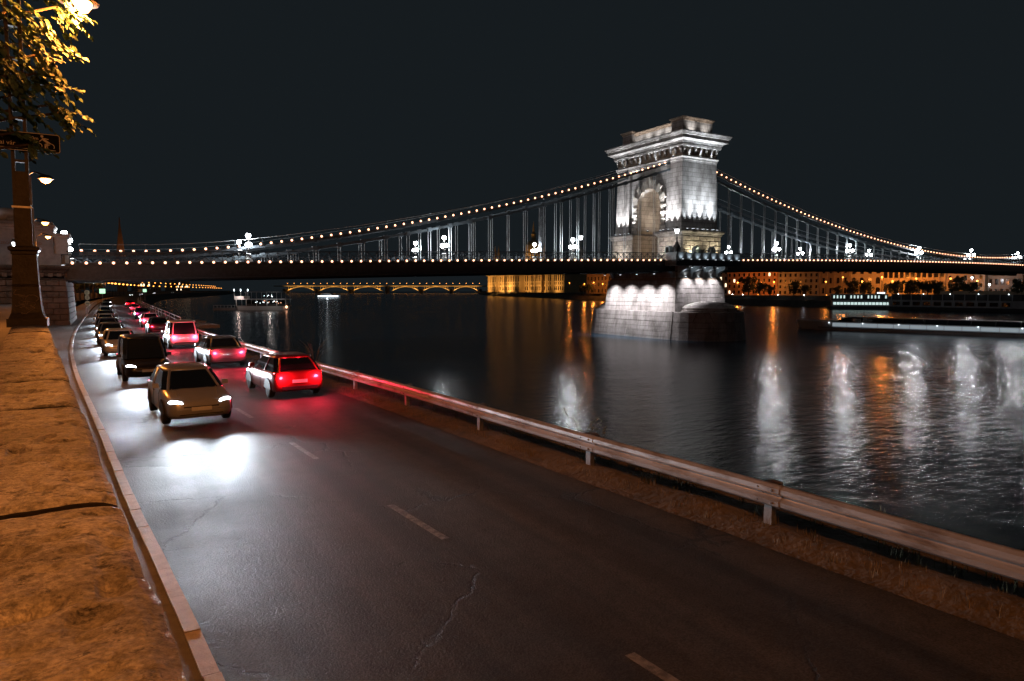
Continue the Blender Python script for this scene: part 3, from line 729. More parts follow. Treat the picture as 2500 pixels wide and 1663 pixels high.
# ================================================================== chains
zc_side = lambda x: 14.3 + .155*(x+72.6) + (.0013 if x > -72.6 else .0042)*(x+72.6)**2
zc_main = lambda x: 16.85 + .00146*(x-102)**2
def chain_z(x): return zc_side(x) if x < 0 else zc_main(x)
lk = MB()
lk.loft([[(x, y, z*k) for y, z in ((-.17,-.20),(.17,-.20),(.17,.20),(-.17,.20))] for x, k in ((0,1.0),(.04,1.25),(.10,.85),(.90,.85),(.96,1.25),(1,1.0))])
lkm = lk.mesh('chain_link', 'chain_steel')
lkd = lkm.copy(); lkd.materials.clear(); lkd.materials.append(M['bridge_steel'])
hg = MB(); hg.box(-.032,.032,-.032,.032,0,1); hgm = hg.mesh('hanger', 'hanger_steel')
clamp = MB(); clamp.box(-.30,.30,-.22,.22,-.30,.30); clm = clamp.mesh('clamp', 'chain_steel')
for sg, lab in ((-1,'near suspension chain of the bridge strung with warm bulbs'), (1,'far suspension chain of the bridge without bulbs, behind the hangers')):
    y = sg*5.6; CH = thing('suspension_chain', lab, 'chain', (0,y,14.0))
    nodes = [-92.1 + 3.25*i for i in range(28)]; nodes[-1] = -4.2
    spans = [nodes, [4.2 + 3.3*i for i in range(40)]]
    for nd in spans:
        for x0, x1 in zip(nd, nd[1:]):
            for dz, me in ((-.28, lkd), (-1.42, lkm)):
                z0, z1 = chain_z(x0)+dz, chain_z(x1)+dz
                if dz < -1 and z0 < zl(x0)-.6: continue
                inst('chain_link', me, CH, (x0, 0, z0-14.0), (0, -atan2(z1-z0, x1-x0), 0), (sqrt((x1-x0)**2+(z1-z0)**2), 1, 1))
        for x0 in nd[1:-1] if nd is nodes else nd[1:]:
            zt = chain_z(x0)-1.42; zb = zl(x0)-.1
            inst('clamp', clm, CH, (x0, 0, zt-14.0), (0, -math.atan((chain_z(x0+.5)-chain_z(x0-.5))), 0))
            if zt - zb > .5 and x0 < 120:
                for dx in (-.19, .19): inst('hanger', hgm, CH, (x0+dx, 0, zb-14.0), (0,0,0), (1,1,zt-zb))
        b = MB(); pts = [(nd[0]+(nd[-1]-nd[0])*i/24, y, chain_z(nd[0]+(nd[-1]-nd[0])*i/24)+.75) for i in range(25)]
        b.tube(pts, .025, 4); b.build('handrail', 'hanger_steel', CH)
        b = MB()
        for x0 in nd[::1]: b.bar((x0,y,chain_z(x0)-.2),(x0,y,chain_z(x0)+.75),.03)
        b.build('handrail_post', 'bridge_steel', CH)
    if sg < 0:
        x = -91.9
        while x < 122:
            if x < -4.4 or x > 4.6: inst('light_bulb', bulb, CH, (x, -.26, chain_z(x)-14.0))
            x += PW
# ================================================================== three-globe lamps on the deck
lb_ = MB(); lb_.lathe([(.62,0),(.62,.12),(.50,.18),(.46,.55),(.34,.75),(.30,1.0),(.36,1.06),(.36,1.14),(.22,1.22)], 8); lbm = lb_.mesh('lamp_pedestal', 'lamp_base')
lc = MB(); lc.lathe([(.13,1.2),(.10,1.6),(.15,1.7),(.09,1.8),(.07,2.9),(.12,2.95),(.14,3.1)], 8); lcm = lc.mesh('column', 'lamp_iron')
la = MB(); la.tube([(0,-.62,2.02),(0,-.62,1.78),(0,-.35,1.70),(0,0,1.85),(0,.35,1.70),(0,.62,1.78),(0,.62,2.02)], .035, 6); lam = la.mesh('arm', 'lamp_iron')
gl = MB().ball((0,0,0), .29, 12, 8).mesh('globe', 'globe', True)
gc = MB().lathe([(.20,0),(.12,.10),(.03,.22)], 8).mesh('globe_cap', 'lamp_iron')
SN = ['first', 'second', 'third', 'fourth', 'fifth', 'sixth', 'seventh', 'eighth', 'ninth']
def globe_lamp(x, y, label, pw=130):
    r = thing('globe_lamp', label, 'lamp', (x, y, zl(x)-.08), group='three-globe lamps on the bridge deck')
    inst('lamp_pedestal', lbm, r); inst('column', lcm, r); inst('arm', lam, r)
    for p in ((0,-.62,2.28),(0,.62,2.28),(0,0,3.40)):
        g = inst('globe', gl, r, p); inst('globe_cap', gc, g, (0,0,.20))
    light('POINT', 'globe_light', (0,0,2.75), pw, (.92,.96,1.0), r, .25)
for (x, s_) in ((-93.4,'at the stone abutment on the left'),(-74.4,'left of where the chain meets the deck'),(-47.9,'in the middle of the left span'),(-25.4,'just left of the stone tower'),(23.5,'first to the right of the stone tower'),(47.0,'second to the right of the stone tower'),(73.5,'third to the right of the stone tower'),(96.8,'fourth to the right of the stone tower'),(120.8,'last before the right edge')):
    globe_lamp(x, -6.4, 'near-side three-globe lamp ' + s_, 2300)
    globe_lamp(x+.9 if x > -90 else x, 6.4, 'far-side three-globe lamp ' + s_, 2300)

# ================================================================== stone tower
TW = thing('bridge_tower', 'floodlit stone gateway tower of the bridge with a tall arch and heavy cornice', 'tower', (0,0,13.0))
HX, HY = 4.1, 8.6
# plinth: two jamb blocks with rusticated stones
for sg in (-1, 1):
    cy = sg*6.35
    MB().box(-4.65,4.65,cy-3.0,cy+3.0,12.6,18.1).build('plinth_core', 'tower_stone', TW)
    b = MB(); b.ring_mold(0, cy, 4.72, 3.07, [(0,17.85),(.08,17.9),(.10,18.05),(.16,18.1),(.18,18.28),(.42,18.42),(.50,18.55),(.52,18.75),(.40,18.82),(0,18.95)]); b.build('plinth_cornice', 'tower_stone', TW)
def rust(parent, axis, fixed, a0, a1, z0, z1, rows, n, m, out, dep=.13):
    hh = (z1-z0)/rows
    for r_ in range(rows):
        off = (r_ % 2)*.5
        w = (a1-a0)/n
        edges = [a0] + [a0 + w*(i+off) for i in range(0 if off else 1, n)] + [a1]
        for e0, e1 in zip(edges, edges[1:]):
            if e1-e0 < .15: continue
            g = .035; q = .06; b = MB(); d = dep*random.uniform(.7,1.15)
            lo = [(e0+g,z0+hh*r_+g),(e1-g,z0+hh*r_+g),(e1-g,z0+hh*(r_+1)-g),(e0+g,z0+hh*(r_+1)-g)]
            hi = [(e0+g+q,z0+hh*r_+g+q),(e1-g-q,z0+hh*r_+g+q),(e1-g-q,z0+hh*(r_+1)-g-q),(e0+g+q,z0+hh*(r_+1)-g-q)]
            if axis == 'y': b.loft([[(u, fixed, v) for u, v in lo], [(u, fixed+out*d, v) for u, v in hi]])
            else: b.loft([[(fixed, u, v) for u, v in lo], [(fixed+out*d, u, v) for u, v in hi]])
            b.build('stone_block', m, parent)
rust(TW, 'y', -9.35, -4.65, 4.65, 13.9, 17.85, 5, 5, 'block_stone', -1, .20)
rust(TW, 'x', -4.65, -9.35, -3.35, 13.9, 17.85, 5, 4, 'block_stone', -1, .10)
rust(TW, 'x', -4.65, 3.35, 9.35, 13.9, 17.85, 5, 4, 'block_stone', -1, .10)
# shaft body with the arch, battered corner piers
R, ZS = 3.1, 23.9
xz = lambda z: 3.55 + (30.6-z)*.012
arch = [(R*cos(pi*i/20), ZS + R*sin(pi*i/20)) for i in range(21)]   # from +y to -y
outl = [(-8.0,18.9),(-R,18.9)] + [(-R,ZS)] + list(reversed(arch))[1:-1] + [(R,ZS),(R,18.9),(8.0,18.9),(8.0,30.6),(-8.0,30.6)]
MB().loft([[(-xz(z), y, z) for y, z in outl], [(xz(z), y, z) for y, z in outl]]).build('shaft', 'tower_stone', TW)
for sg in (-1, 1):
    b = MB()
    def rr(o, z): ya, yb = (5.0, HY+o); return [(-HX-o, sg*ya, z),(HX+o, sg*ya, z),(HX+o, sg*yb, z),(-HX-o, sg*yb, z)]
    b.loft([rr(.27,18.9), rr(.12,24.0), rr(0,30.6)]); b.build('corner_pier', 'tower_stone', TW)
# arch lining inside (warm lit wall of the passage) is the shaft itself; impost band
for sg in (-1, 1): MB().box(-3.9,3.9,sg*R-.0 if sg < 0 else R-.16, sg*R+.16 if sg < 0 else R, 19.0, 19.5).build('impost_band', 'warm_stone', TW)
# voussoirs and jamb stones, alternately long and short
def vous(a0, a1, r0, r1, d):
    b = MB(); g = .012; fx = -xz(25)
    P = [(r0*cos(a0+g), ZS+r0*sin(a0+g)), (r1*cos(a0+g*.7), ZS+r1*sin(a0+g*.7)), (r1*cos(a1-g*.7), ZS+r1*sin(a1-g*.7)), (r0*cos(a1-g), ZS+r0*sin(a1-g))]
    b.loft([[(fx+.05, y, z) for y, z in P], [(fx-d*.6, y, z) for y, z in P], [(fx-d, y*.985+.0, ZS+(z-ZS)*.985) for y, z in P]]); b.build('voussoir', 'block_stone', TW)
for i in range(13):
    a0, a1 = pi*i/13, pi*(i+1)/13
    if i == 6: continue
    vous(a0, a1, R, R + (1.55 if i % 2 else 1.05), .34 if i % 2 else .22)
b = MB(); fx = -xz(26); P = [(-.42,26.9),(.42,26.9),(.62,28.9),(.36,29.3),(-.36,29.3),(-.62,28.9)]
b.loft([[(fx+.05,y,z) for y,z in P],[(fx-.42,y,z) for y,z in P],[(fx-.62,y*.7,28.1+(z-28.1)*.8) for y,z in P]]); b.build('keystone_shield', 'block_stone', TW)
for sg in (-1, 1):
    for k in range(8):
        z0 = 18.98 + k*.61; w = 1.45 if k % 2 else 1.0; d = .32 if k % 2 else .2; x = -xz(z0)
        b = MB(); ya, yb = sorted((sg*R, sg*(R+w)))
        b.loft([[(x+.05,ya+.02,z0+.03),(x+.05,yb-.02,z0+.03),(x+.05,yb-.02,z0+.58),(x+.05,ya+.02,z0+.58)],[(x-d,ya+.08,z0+.09),(x-d,yb-.08,z0+.09),(x-d,yb-.08,z0+.52),(x-d,ya+.08,z0+.52)]]); b.build('jamb_stone', 'block_stone', TW)
# entablature
def ring(name, prof, m, hx=HX, hy=HY): b = MB(); b.ring_mold(0,0,hx,hy,prof); return b.build(name, m, TW)
ring('architrave', [(-.3,30.58),(.02,30.6),(.03,30.85),(.10,30.88),(.11,31.15),(.22,31.25),(.30,31.38),(.30,31.50),(-.2,31.52)], 'tower_stone')
ring('frieze', [(-.2,31.5),(-.02,31.52),(-.02,33.1),(-.2,33.1)], 'dim_stone')
cs = MB(); cs.loft([[(x, y, z) for x in (-.17,.17)] for y, z in ()] or [[(-.17,0,0),(.17,0,0),(.17,0,1.0),(-.17,0,1.0)],[(-.17,-.10,0),(.17,-.10,0),(.17,-.42,1.0),(-.17,-.42,1.0)]])
cs.lathe([(.15,-.18),(.15,.18)], 8, (0,-.30,.85)); cs.box(-.2,.2,-.46,0,.98,1.12)
csm = cs.mesh('console', 'tower_stone')
wr = MB(); n = 14
wr.loft([[(.40*cos(2*pi*j/n)*k, y, .40*sin(2*pi*j/n)*k) for j in range(n)] for k, y in ((1,.0),(1,-.10),(.62,-.10),(.58,-.02))]); wrm = wr.mesh('wreath', 'dim_stone')
for i in range(7):
    x = -3.9 + 7.8*i/6
    inst('console', csm, TW, (x, -HY-.0, 31.95-13.0))
    if i < 6: inst('wreath', wrm, TW, (x+.65, -HY-.0, 32.35-13.0))
for i in range(14):
    y = -8.4 + 16.8*i/13
    inst('console', csm, TW, (-HX, y, 31.95-13.0), (0,0,-pi/2))
    if i < 13: inst('wreath', wrm, TW, (-HX, y+.65, 32.35-13.0), (0,0,-pi/2))
ring('bed_mould', [(-.2,33.08),(.46,33.1),(.50,33.22),(.50,33.30),(-.2,33.32)], 'tower_stone')
b = MB()
i = 0
for k in range(36):
    x = -4.5 + 9.0*k/35; b.box(x-.075,x+.075,-HY-.66,-HY-.3,33.3,33.62)
for k in range(68):
    y = -9.0 + 18.0*k/67; b.box(-HX-.66,-HX-.3,y-.075,y+.075,33.3,33.62); b.box(HX+.3,HX+.66,y-.075,y+.075,33.3,33.62)
o = b.build('dentil_course', 'tower_stone', TW)
ring('cornice', [(-.2,33.3),(.34,33.31),(.36,33.64),(.72,33.68),(.78,33.95),(1.35,34.15),(1.42,34.20),(1.44,34.72),(1.58,34.78),(1.66,35.0),(1.86,35.2),(1.88,35.38),(1.70,35.42),(-.6,35.75)], 'tower_stone')
# attic
MB().box(-2.9,2.9,-5.6,5.6,35.3,37.35).build('attic_wall', 'tower_stone', TW)
b = MB(); b.ring_mold(0,0,2.9,5.6,[(0,37.3),(.10,37.34),(.14,37.6),(.34,37.72),(.36,37.86),(0,37.95)]); b.build('attic_cap', 'dim_stone', TW)
for sg in (-1, 1):
    b = MB(); b.box(-3.5,3.5,min(sg*5.2,sg*8.0),max(sg*5.2,sg*8.0),35.3,37.75); b.build('attic_block', 'tower_stone', TW)
    b = MB(); b.ring_mold(0,sg*6.6,3.5,1.4,[(0,37.7),(.08,37.75),(.12,38.0),(.32,38.12),(.34,38.28),(0,38.36)]); b.build('attic_block_cap', 'dim_stone', TW)
# ================================================================== river pier below
PI = thing('bridge_pier', 'battered stone river pier with a rounded cutwater under the bridge tower', 'pier', (0,0,0))
def plan(hx, hy, rn=None, n=14):
    if not rn: return [(-hx,-hy),(hx,-hy),(hx,hy),(-hx,hy)]
    p = [(hx,hy)]
    p += [(rn*cos(a), hy + rn*sin(a)) for a in [pi*i/n for i in range(n+1)]]
    p += [(-hx,hy),(-hx,-hy)]
    p += [(rn*cos(a), -hy + rn*sin(a)) for a in [pi + pi*i/n for i in range(n+1)]]
    p += [(hx,-hy)]
    return p
nC = 7; z0, z1 = 4.8, 10.3
for i in range(nC):
    za, zb = z0 + (z1-z0)*i/nC, z0 + (z1-z0)*(i+1)/nC
    f = lambda z: (z1-z)*.085
    b = MB(); b.loft([[(x,y,z) for x,y in plan(5.75+f(zz)+o, 9.15+f(zz)+o)] for z, zz, o in ((za+.0,za,-.07),(za+.05,za+.05,0),(zb-.05,zb-.05,0),(zb,zb,-.07))]); b.build('stone_course', 'pier_stone', PI)
nL = 6; z0, z1 = -.4, 4.8
for i in range(nL):
    za, zb = z0 + (z1-z0)*i/nL, z0 + (z1-z0)*(i+1)/nL
    f = lambda z: (4.8-z)*.10
    b = MB(); b.loft([[(x,y,z) for x,y in plan(7.0+f(zz)+o, 9.9, 6.9+f(zz)+o)] for z, zz, o in ((za,za,-.07),(za+.05,za+.05,0),(zb-.05,zb-.05,0),(zb,zb,-.07))]); b.build('stone_course', 'pier_stone', PI)
MB().prism(plan(9.4, 10.4, 9.0), -1.2, -.35).build('foot_course', 'pier_stone', PI)
for sg in (-1, 1):
    b = MB(); n = 24; cy = sg*11.4
    rings = []
    for k, z in ((6.0,4.8),(6.0,5.05),(5.6,5.08),(5.55,5.45),(5.4,5.52),(4.6,5.95),(3.2,6.35),(1.6,6.55),(.05,6.6)):
        rings.append([(k*.92*cos(2*pi*j/n), cy + k*.80*sin(2*pi*j/n), z) for j in range(n)])
    b.loft(rings); b.build('cutwater_cap', 'pier_stone', PI, False)
MB().box(-5.55,5.55,-8.95,8.95,10.3,10.62).build('ledge', 'dim_stone', PI)
MB().box(-5.3,5.3,-8.7,8.7,10.62,12.62).build('neck', 'tower_stone', PI)
# balcony round the tower
BA = thing('tower_balcony', 'lit balcony with panelled parapet wrapped round the bridge tower on scroll brackets', 'balcony', (0,0,12.6))
BX, BY = 7.7, 11.3
MB().box(-BX,BX,-BY,BY,12.62,13.02).build('balcony_floor', 'bridge_steel', BA)
b = MB(); b.ring_mold(0,0,BX,BY,[(-.6,13.0),(.05,13.02),(.05,13.45),(.16,13.50),(.16,13.60),(-.6,13.62)]); b.build('fascia', 'bridge_steel', BA)
pl = MB(); pl.box(-.78,.78,-.06,.06,0,1.12); pl.box(-.80,.80,-.09,.09,0,.10); plm = pl.mesh('parapet_panel', 'balcony_metal')
pb = MB(); pb.box(-.16,.16,-.13,.13,0,1.22); pb.box(-.13,.13,-.20,.0,.75,1.10); pbm = pb.mesh('parapet_post', 'corbel_metal')
for sg in (-1, 1):
    nP = 8; w = 2*BX/nP
    for i in range(nP):
        inst('parapet_panel', plm, BA, (-BX+w*(i+.5), sg*(BY-.02), 1.02), (0,0,0), (w*.5/.80,1,1))
    for i in range(0, nP+1, 2): inst('parapet_post', pbm, BA, (-BX+w*i, sg*(BY-.02), 1.02), (0,0,0 if sg < 0 else pi))
    MB().box(-BX-.1,BX+.1,sg*BY-.14,sg*BY+.14,14.74,14.86).build('parapet_rail', 'corbel_metal', BA)
    for x in (-BX, BX):
        inst('parapet_panel', plm, BA, (x, sg*10.0, 1.02), (0,0,pi/2), (1.5,1,1))
        MB().box(x-.14,x+.14,sg*8.7 if sg > 0 else -BY, BY if sg > 0 else -8.7,14.75,14.865).build('parapet_rail', 'corbel_metal', BA)
# arched hoods on the parapet
hd = MB(); n = 10; ri, ro = .40, .58
pr = [(ro*cos(pi*i/n), .55+ro*sin(pi*i/n)) for i in range(n+1)]; pi_ = [(ri*cos(pi*i/n), .55+ri*sin(pi*i/n)) for i in range(n+1)]
path = [(ro,0)] + pr + [(-ro,0),(-ri,0)] + list(reversed(pi_)) + [(ri,0)]
hd.prism_y(path, -.42, .42); hdm = hd.mesh('arched_hood', 'corbel_metal')
for x, y, rz in ((-BX+.1,-9.4,pi/2),(-BX+.35,-BY+.35,pi/4),(-2.9,-BY+.35,0),(.85,-BY+.35,0)):
    inst('arched_hood', hdm, BA, (x, y, 2.24), (0,0,rz))
# scroll brackets under the balcony
br = MB(); P = [(0,0),(0,-1.95),(-.25,-1.95),(-.42,-1.72),(-.40,-1.45),(-.55,-1.15),(-.95,-.85),(-1.45,-.65),(-1.95,-.55),(-2.15,-.35),(-2.1,0)]
br.prism_x(P, -.32, .32); br.lathe([(.28,-.36),(.28,.36)], 10, (0,0,0))
n0 = len(br.v) - 20
for i in range(n0, len(br.v)):
    x, y, z = br.v[i]; br.v[i] = (z, -.28 + x*.9, -1.62 + y*.9)
brm = br.mesh('scroll_bracket', 'corbel_metal')
for sg in (-1, 1):
    for x in (-4.6,-1.5,1.6,4.7): inst('scroll_bracket', brm, BA, (x, sg*8.72, 0.02), (0,0,0 if sg < 0 else pi))
    inst('scroll_bracket', brm, BA, (-5.3, sg*8.2, .02), (0,0,-pi/2)); inst('scroll_bracket', brm, BA, (5.3, sg*8.2, .02), (0,0,pi/2))
# lanterns on the balcony corners
def balc_lantern(x, y, label, pw, s=1.0):
    r = thing('lantern', label, 'lantern', (x, y, 14.86), group='lanterns on the tower balcony')
    b = MB(); b.lathe([(.62,0),(.66,.5),(.60,.9),(.34,1.25),(.26,1.5),(.30,1.55),(.15,1.7)], 10); b.build('lantern_pedestal', 'lamp_iron', r, local=True)
    b = MB(); b.lathe([(.12,1.6),(.09,2.2),(.15,2.3),(.07,2.45),(.06,3.1)], 8); b.build('column', 'lamp_iron', r, local=True)
    b = MB(); b.lathe([(.22,3.1),(.42,3.75)], 6); b.build('lantern_glass', 'lantern_glass', r, local=True)
    b = MB(); b.lathe([(.50,3.75),(.46,3.85),(.16,4.05),(.03,4.25)], 6); b.build('lantern_roof', 'lamp_iron', r, local=True)
    light('POINT', 'lantern_light', (0,0,3.4), pw, NEUT, r, .3)
balc_lantern(-BX+.3,-BY+.3,'ornate lantern on the balcony corner in front of the stone tower',60)
balc_lantern(BX+2.6,8.4,'ornate lantern right of the stone tower',60)
balc_lantern(-BX-4.8,9.0,'ornate lantern left of the stone tower on the far side',60)
# ================================================================== floodlights of tower and pier
fl = MB(); fl.box(-.16,.16,-.12,.12,0,.22); flm = fl.mesh('floodlight', 'dark_iron')
fls = MB(); fls.box(-.13,.13,-.09,.09,0,.03); flsm = fls.mesh('flood_lens', 'flood_lens')
def flood(x, y, z, target, pw, col, ang=55, bl=.7, size=.12, parent=TW, fix=True):
    oz = parent.location.z
    if fix:
        dn = target[2] < z; f = inst('floodlight', flm, parent, (x, y, z-oz+(.32 if dn else -.32)), (pi if dn else 0,0,0)); inst('flood_lens', flsm, f, (0,0,.225))
    L = light('SPOT', 'flood_beam', (x, y, z-oz), pw, col, parent, size, None, ang, bl)
    d = Vector(target)-Vector((x,y,z)); L.rotation_euler = d.to_track_quat('-Z','Y').to_euler()
for i in range(7):                          # south face, scalloped uplight
    x = -3.6 + 7.2*i/6; flood(x, -9.55, 19.15, (x, -8.78, 26.0), 3300, COOL, 36, .8)
for i in range(3): flood(-2.4+2.4*i, -9.85, 19.15, (-2.4+2.4*i, -8.6, 30.0), 10500, (.86,.92,1.0), 42, 1.0)
for y in (-7.9,-6.5,-5.2, 5.2,6.5,7.9): flood(-5.1, y, 19.15, (-4.2, y, 27.0), 7200, (.95,.95,1.0), 44, .8)
for y in (-4.3, 4.3): flood(-4.9, y, 19.15, (-3.7, y*.7, 29.0), 7600, (.90,.94,1.0), 44, .9)
for y in (-2.85, 2.85): flood(-1.5, y, 19.75, (.5, -y*1.5, 26.0), 2000, (1.0,.78,.58), 100, 1.0)
flood(-3.5, -2.2, 14.2, (0, 3.1, 17), 700, WARM, 110, 1.0)
for x in (-2.5, 2.5): flood(x, -10.7, 14.0, (x, -9.3, 16.8), 1100, (1.0,.88,.62), 110, 1.0)
for y in (-6.2, 6.2): flood(-7.2, y, 14.1, (-4.6, y, 16.5), 900, (1.0,.9,.85), 120, 1.0)
for y in (-3.8,-1.2,1.4,4.0): flood(-4.3, y, 35.75, (-2.9, y, 37.2), 330, (1.0,.95,.92), 100, 1.0)
for x in (-1.6,1.6): flood(x, -9.3, 35.72, (x, -8.0, 37.2), 330, (1.0,.95,.92), 100, 1.0)
# cornice soffit glow from lights on the architrave
for x in (-2.7, 0, 2.7): flood(x, -8.76, 31.78, (x,-9.6,34.5), 140, COOL, 110, 1.0)
for y in (-6.5,-2.2,2.2,6.5): flood(-4.26, y, 31.78, (-5.2,y,34.5), 150, COOL, 110, 1.0)
# pier: downlights under the deck, west face in four scallops, south face behind brackets
for y in (-6.9,-2.4,2.1,6.6): flood(-8.6, y, 11.2, (-6.9, y, 4.0), 7000, (.95,.93,.98), 96, .9, parent=PI)
for x in (-3.1,0,3.1): flood(x, -10.3, 12.3, (x, -9.5, 5.5), 3800, (.95,.93,1.0), 80, 1.0, parent=PI)
# strip light along the balcony foot
st = MB(); st.box(-BX,BX,-BY-.42,-BY-.34,13.60,13.66); st.build('light_ledge', 'dark_iron', BA)
for i in range(8): flood(-BX+2*BX/8*(i+.5), -BY-.5, 13.78, (-BX+2*BX/8*(i+.5), -BY, 14.4), 26, COOL, 100, 1.0, .05, BA)
for i in range(3): flood(-4.6+3.1*i+1.5, -8.85, 10.9, (-4.6+3.1*i+1.5,-9.6,12.4), 90, COOL, 130, 1.0, .1, BA)
# ================================================================== stone abutment on the left bank
AB = thing('bridge_abutment', 'brown stone bridge abutment with block courses and a carved cornice beside the road', 'abutment', (-110,0,RZ))
AY = -9.2
f = lambda z: (10.0-z)*.045
b = MB(); b.frus(-126,-93.45+f(RZ-.3),AY,-AY,RZ-.3,-126,-93.45,AY,-AY,10.0); b.build('abutment_core', 'abut_stone', AB)
rows = 8; hh = (9.55-RZ)/rows
for r_ in range(rows):                           # south face blocks
    z0 = RZ + hh*r_; z1 = z0 + hh
    n = 6; off = .5*(r_ % 2)
    ed = [-100.2] + [-100.2 + 1.13*(i+off) for i in range(0 if off else 1, n+1)]
    ed = [e for e in ed if e < -93.9] + [-93.45+f(z0)]
    for e0, e1 in zip(ed, ed[1:]):
        if e1-e0 < .1: continue
        b = MB(); g = .03; d = random.uniform(.07,.13)
        b.loft([[(e0+g,AY,z0+g),(e1-g*.2,AY,z0+g),(e1-g*.2,AY,z1-g),(e0+g,AY,z1-g)],[(e0+g+.04,AY-d,z0+g+.04),(e1-g-.03,AY-d,z0+g+.04),(e1-g-.03,AY-d,z1-g-.04),(e0+g+.04,AY-d,z1-g-.04)]])
        b.build('stone_block', 'abut_block', AB)
    b = MB()                                     # river face courses
    x0, x1 = -93.45+f(z0)+.0, -93.45+f(z1)
    b.hexa([(x0-.3,AY-.05,z0+.03),(x0+.10,AY-.05,z0+.03),(x0+.10,-AY,z0+.03),(x0-.3,-AY,z0+.03),(x1-.3,AY-.05,z1-.03),(x1+.10,AY-.05,z1-.03),(x1+.10,-AY,z1-.03),(x1-.3,-AY,z1-.03)]); b.build('stone_course', 'abut_block', AB)
b = MB(); b.loft([[( -93.45+o, AY-o, z),(-126,AY-o,z),(-126,-AY+o,z),(-93.45+o,-AY+o,z)] for o, z in ((0,9.55),(.06,9.6),(.06,9.72),(0,9.74),(0,10.35),(.08,10.40),(.10,10.55),(.30,10.68),(.46,10.80),(.48,10.95),(.50,11.0),(0,11.1))]); b.build('abutment_cornice', 'abut_stone', AB)
md = MB(); md.box(-.20,.20,-.22,0,0,.42); mdm = md.mesh('modillion', 'abut_block')
for i in range(9): inst('modillion', mdm, AB, (-93.9-.78*i+110, AY, 9.86-RZ))
for i in range(12): inst('modillion', mdm, AB, (-93.45+110, -8.6+1.5*i, 9.86-RZ), (0,0,pi/2))
MB().box(-126,-93.7,AY+.25,-8.3,11.0,12.35).build('base_block', 'pedestal_stone', AB)
MB().box(-126,-93.7,8.3,-AY-.25,11.0,12.35).build('base_block', 'pedestal_stone', AB)
# lion pedestal with inscription
PD = thing('lion_pedestal', 'grey stone pedestal with carved lettering above the abutment', 'pedestal', (-104,-7.2,12.3))
MB().box(-114,-94.3,-9.0,-5.2,12.35,14.75).build('pedestal_block', 'pedestal_stone', PD)
b = MB(); b.ring_mold(-104.15,-7.1,9.85,1.9,[(0,14.7),(.08,14.75),(.10,14.95),(.20,15.05),(.22,15.3),(.10,15.35),(0,15.6)]); b.build('pedestal_cap', 'pedestal_stone', PD)
me = text_mesh('SZÉCHENYI  LÁNCZHID', .34, 'inscription', 'letters', .02)
w = max(v.co.x for v in me.vertices)
inst('inscription', me, PD, (-95.3-w+104, -9.022+7.2, 13.22-12.3), (pi/2,0,0))
# small side pier with a carved scroll at the end of the parapet
MB().box(-94.25,-93.05,-8.6,-6.4,12.35,14.0).build('end_pier', 'lamp_base', PD)
b = MB(); b.ring_mold(-93.65,-7.5,.6,1.1,[(0,13.95),(.12,14.05),(.14,14.2),(.28,14.3),(.28,14.45),(0,14.5)]); b.build('end_pier_cap', 'lamp_base', PD)
# lion: reclining body with a furrowed mane, facing left
LI = thing('lion_statue', 'grey stone lion lying on the pedestal, only its furrowed mane in view', 'statue', (-99.3,-7.1,15.6))
b = MB()
def ell(c, rx, ry, rz, n=14, fn=None):
    rings = []
    for i in range(n+1):
        t = -1 + 2*i/n; k = sqrt(max(0.002, 1-t*t))
        rings.append([(c[0]+rx*t, c[1]+ry*k*cos(2*pi*j/16), c[2]+rz*k*sin(2*pi*j/16)) for j in range(16)])
    b.loft(rings)
ell((.9,0,.75),1.9,.72,.72); ell((2.3,0,.85),.85,.80,.85)
for y in (-.62,.62):
    ell((2.35,y,.55),.75,.30,.55); b.tube([(-1.6,y*.8,.95),(-1.9,y,.32),(-3.2,y,.22)],.27,8,.2); b.tube([(2.0,y*1.2,.25),(1.0,y*1.25,.18)],.2,8)
b.tube([(3.1,0,.5),(3.2,.7,.2),(2.4,1.1,.15)],.12,6)
ell((-2.55,0,2.15),.55,.42,.45); ell((-2.95,0,1.98),.30,.26,.24)
b.build('body', 'lion_stone', LI, True, local=True)
b = MB(); rings = []
for i in range(15):                               # mane: furrowed egg round head and shoulders
    t = -1 + 2*i/14; k = sqrt(max(.01, 1-t*t)); rings.append([(-1.25+1.25*t+ .0, 1.02*k*cos(2*pi*j/48)*(1+.07*(j % 2)*1.0), 1.55+1.38*k*sin(2*pi*j/48)*(1+.07*(j % 2))) for j in range(48)])
b.loft(rings)
for i in range(90):
    a = random.uniform(-2.0, .6); t = random.uniform(-.85, .95); k = sqrt(1-t*t); th = random.uniform(-pi*.95, .1)
    p = Vector((-1.25+1.25*t, 1.04*k*cos(th), 1.55+1.40*k*sin(-th)))
    q = p + Vector((random.uniform(-.15,.15), 0, -.5)); m_ = (p+q)/2 + Vector((random.uniform(-.1,.1), -.10 if p.y < 0 else .1, 0))
    b.tube([p, m_, q], .075, 5, .02)
b.build('mane', 'lion_stone', LI, False, local=True)
light('SPOT', 'flood_beam', (0,-1.75,.05), 60, NEUT, LI, .1, (-.8,-.6,2.0), 120, 1.0)
inst('floodlight', flm, LI, (0,-1.75,-.22))
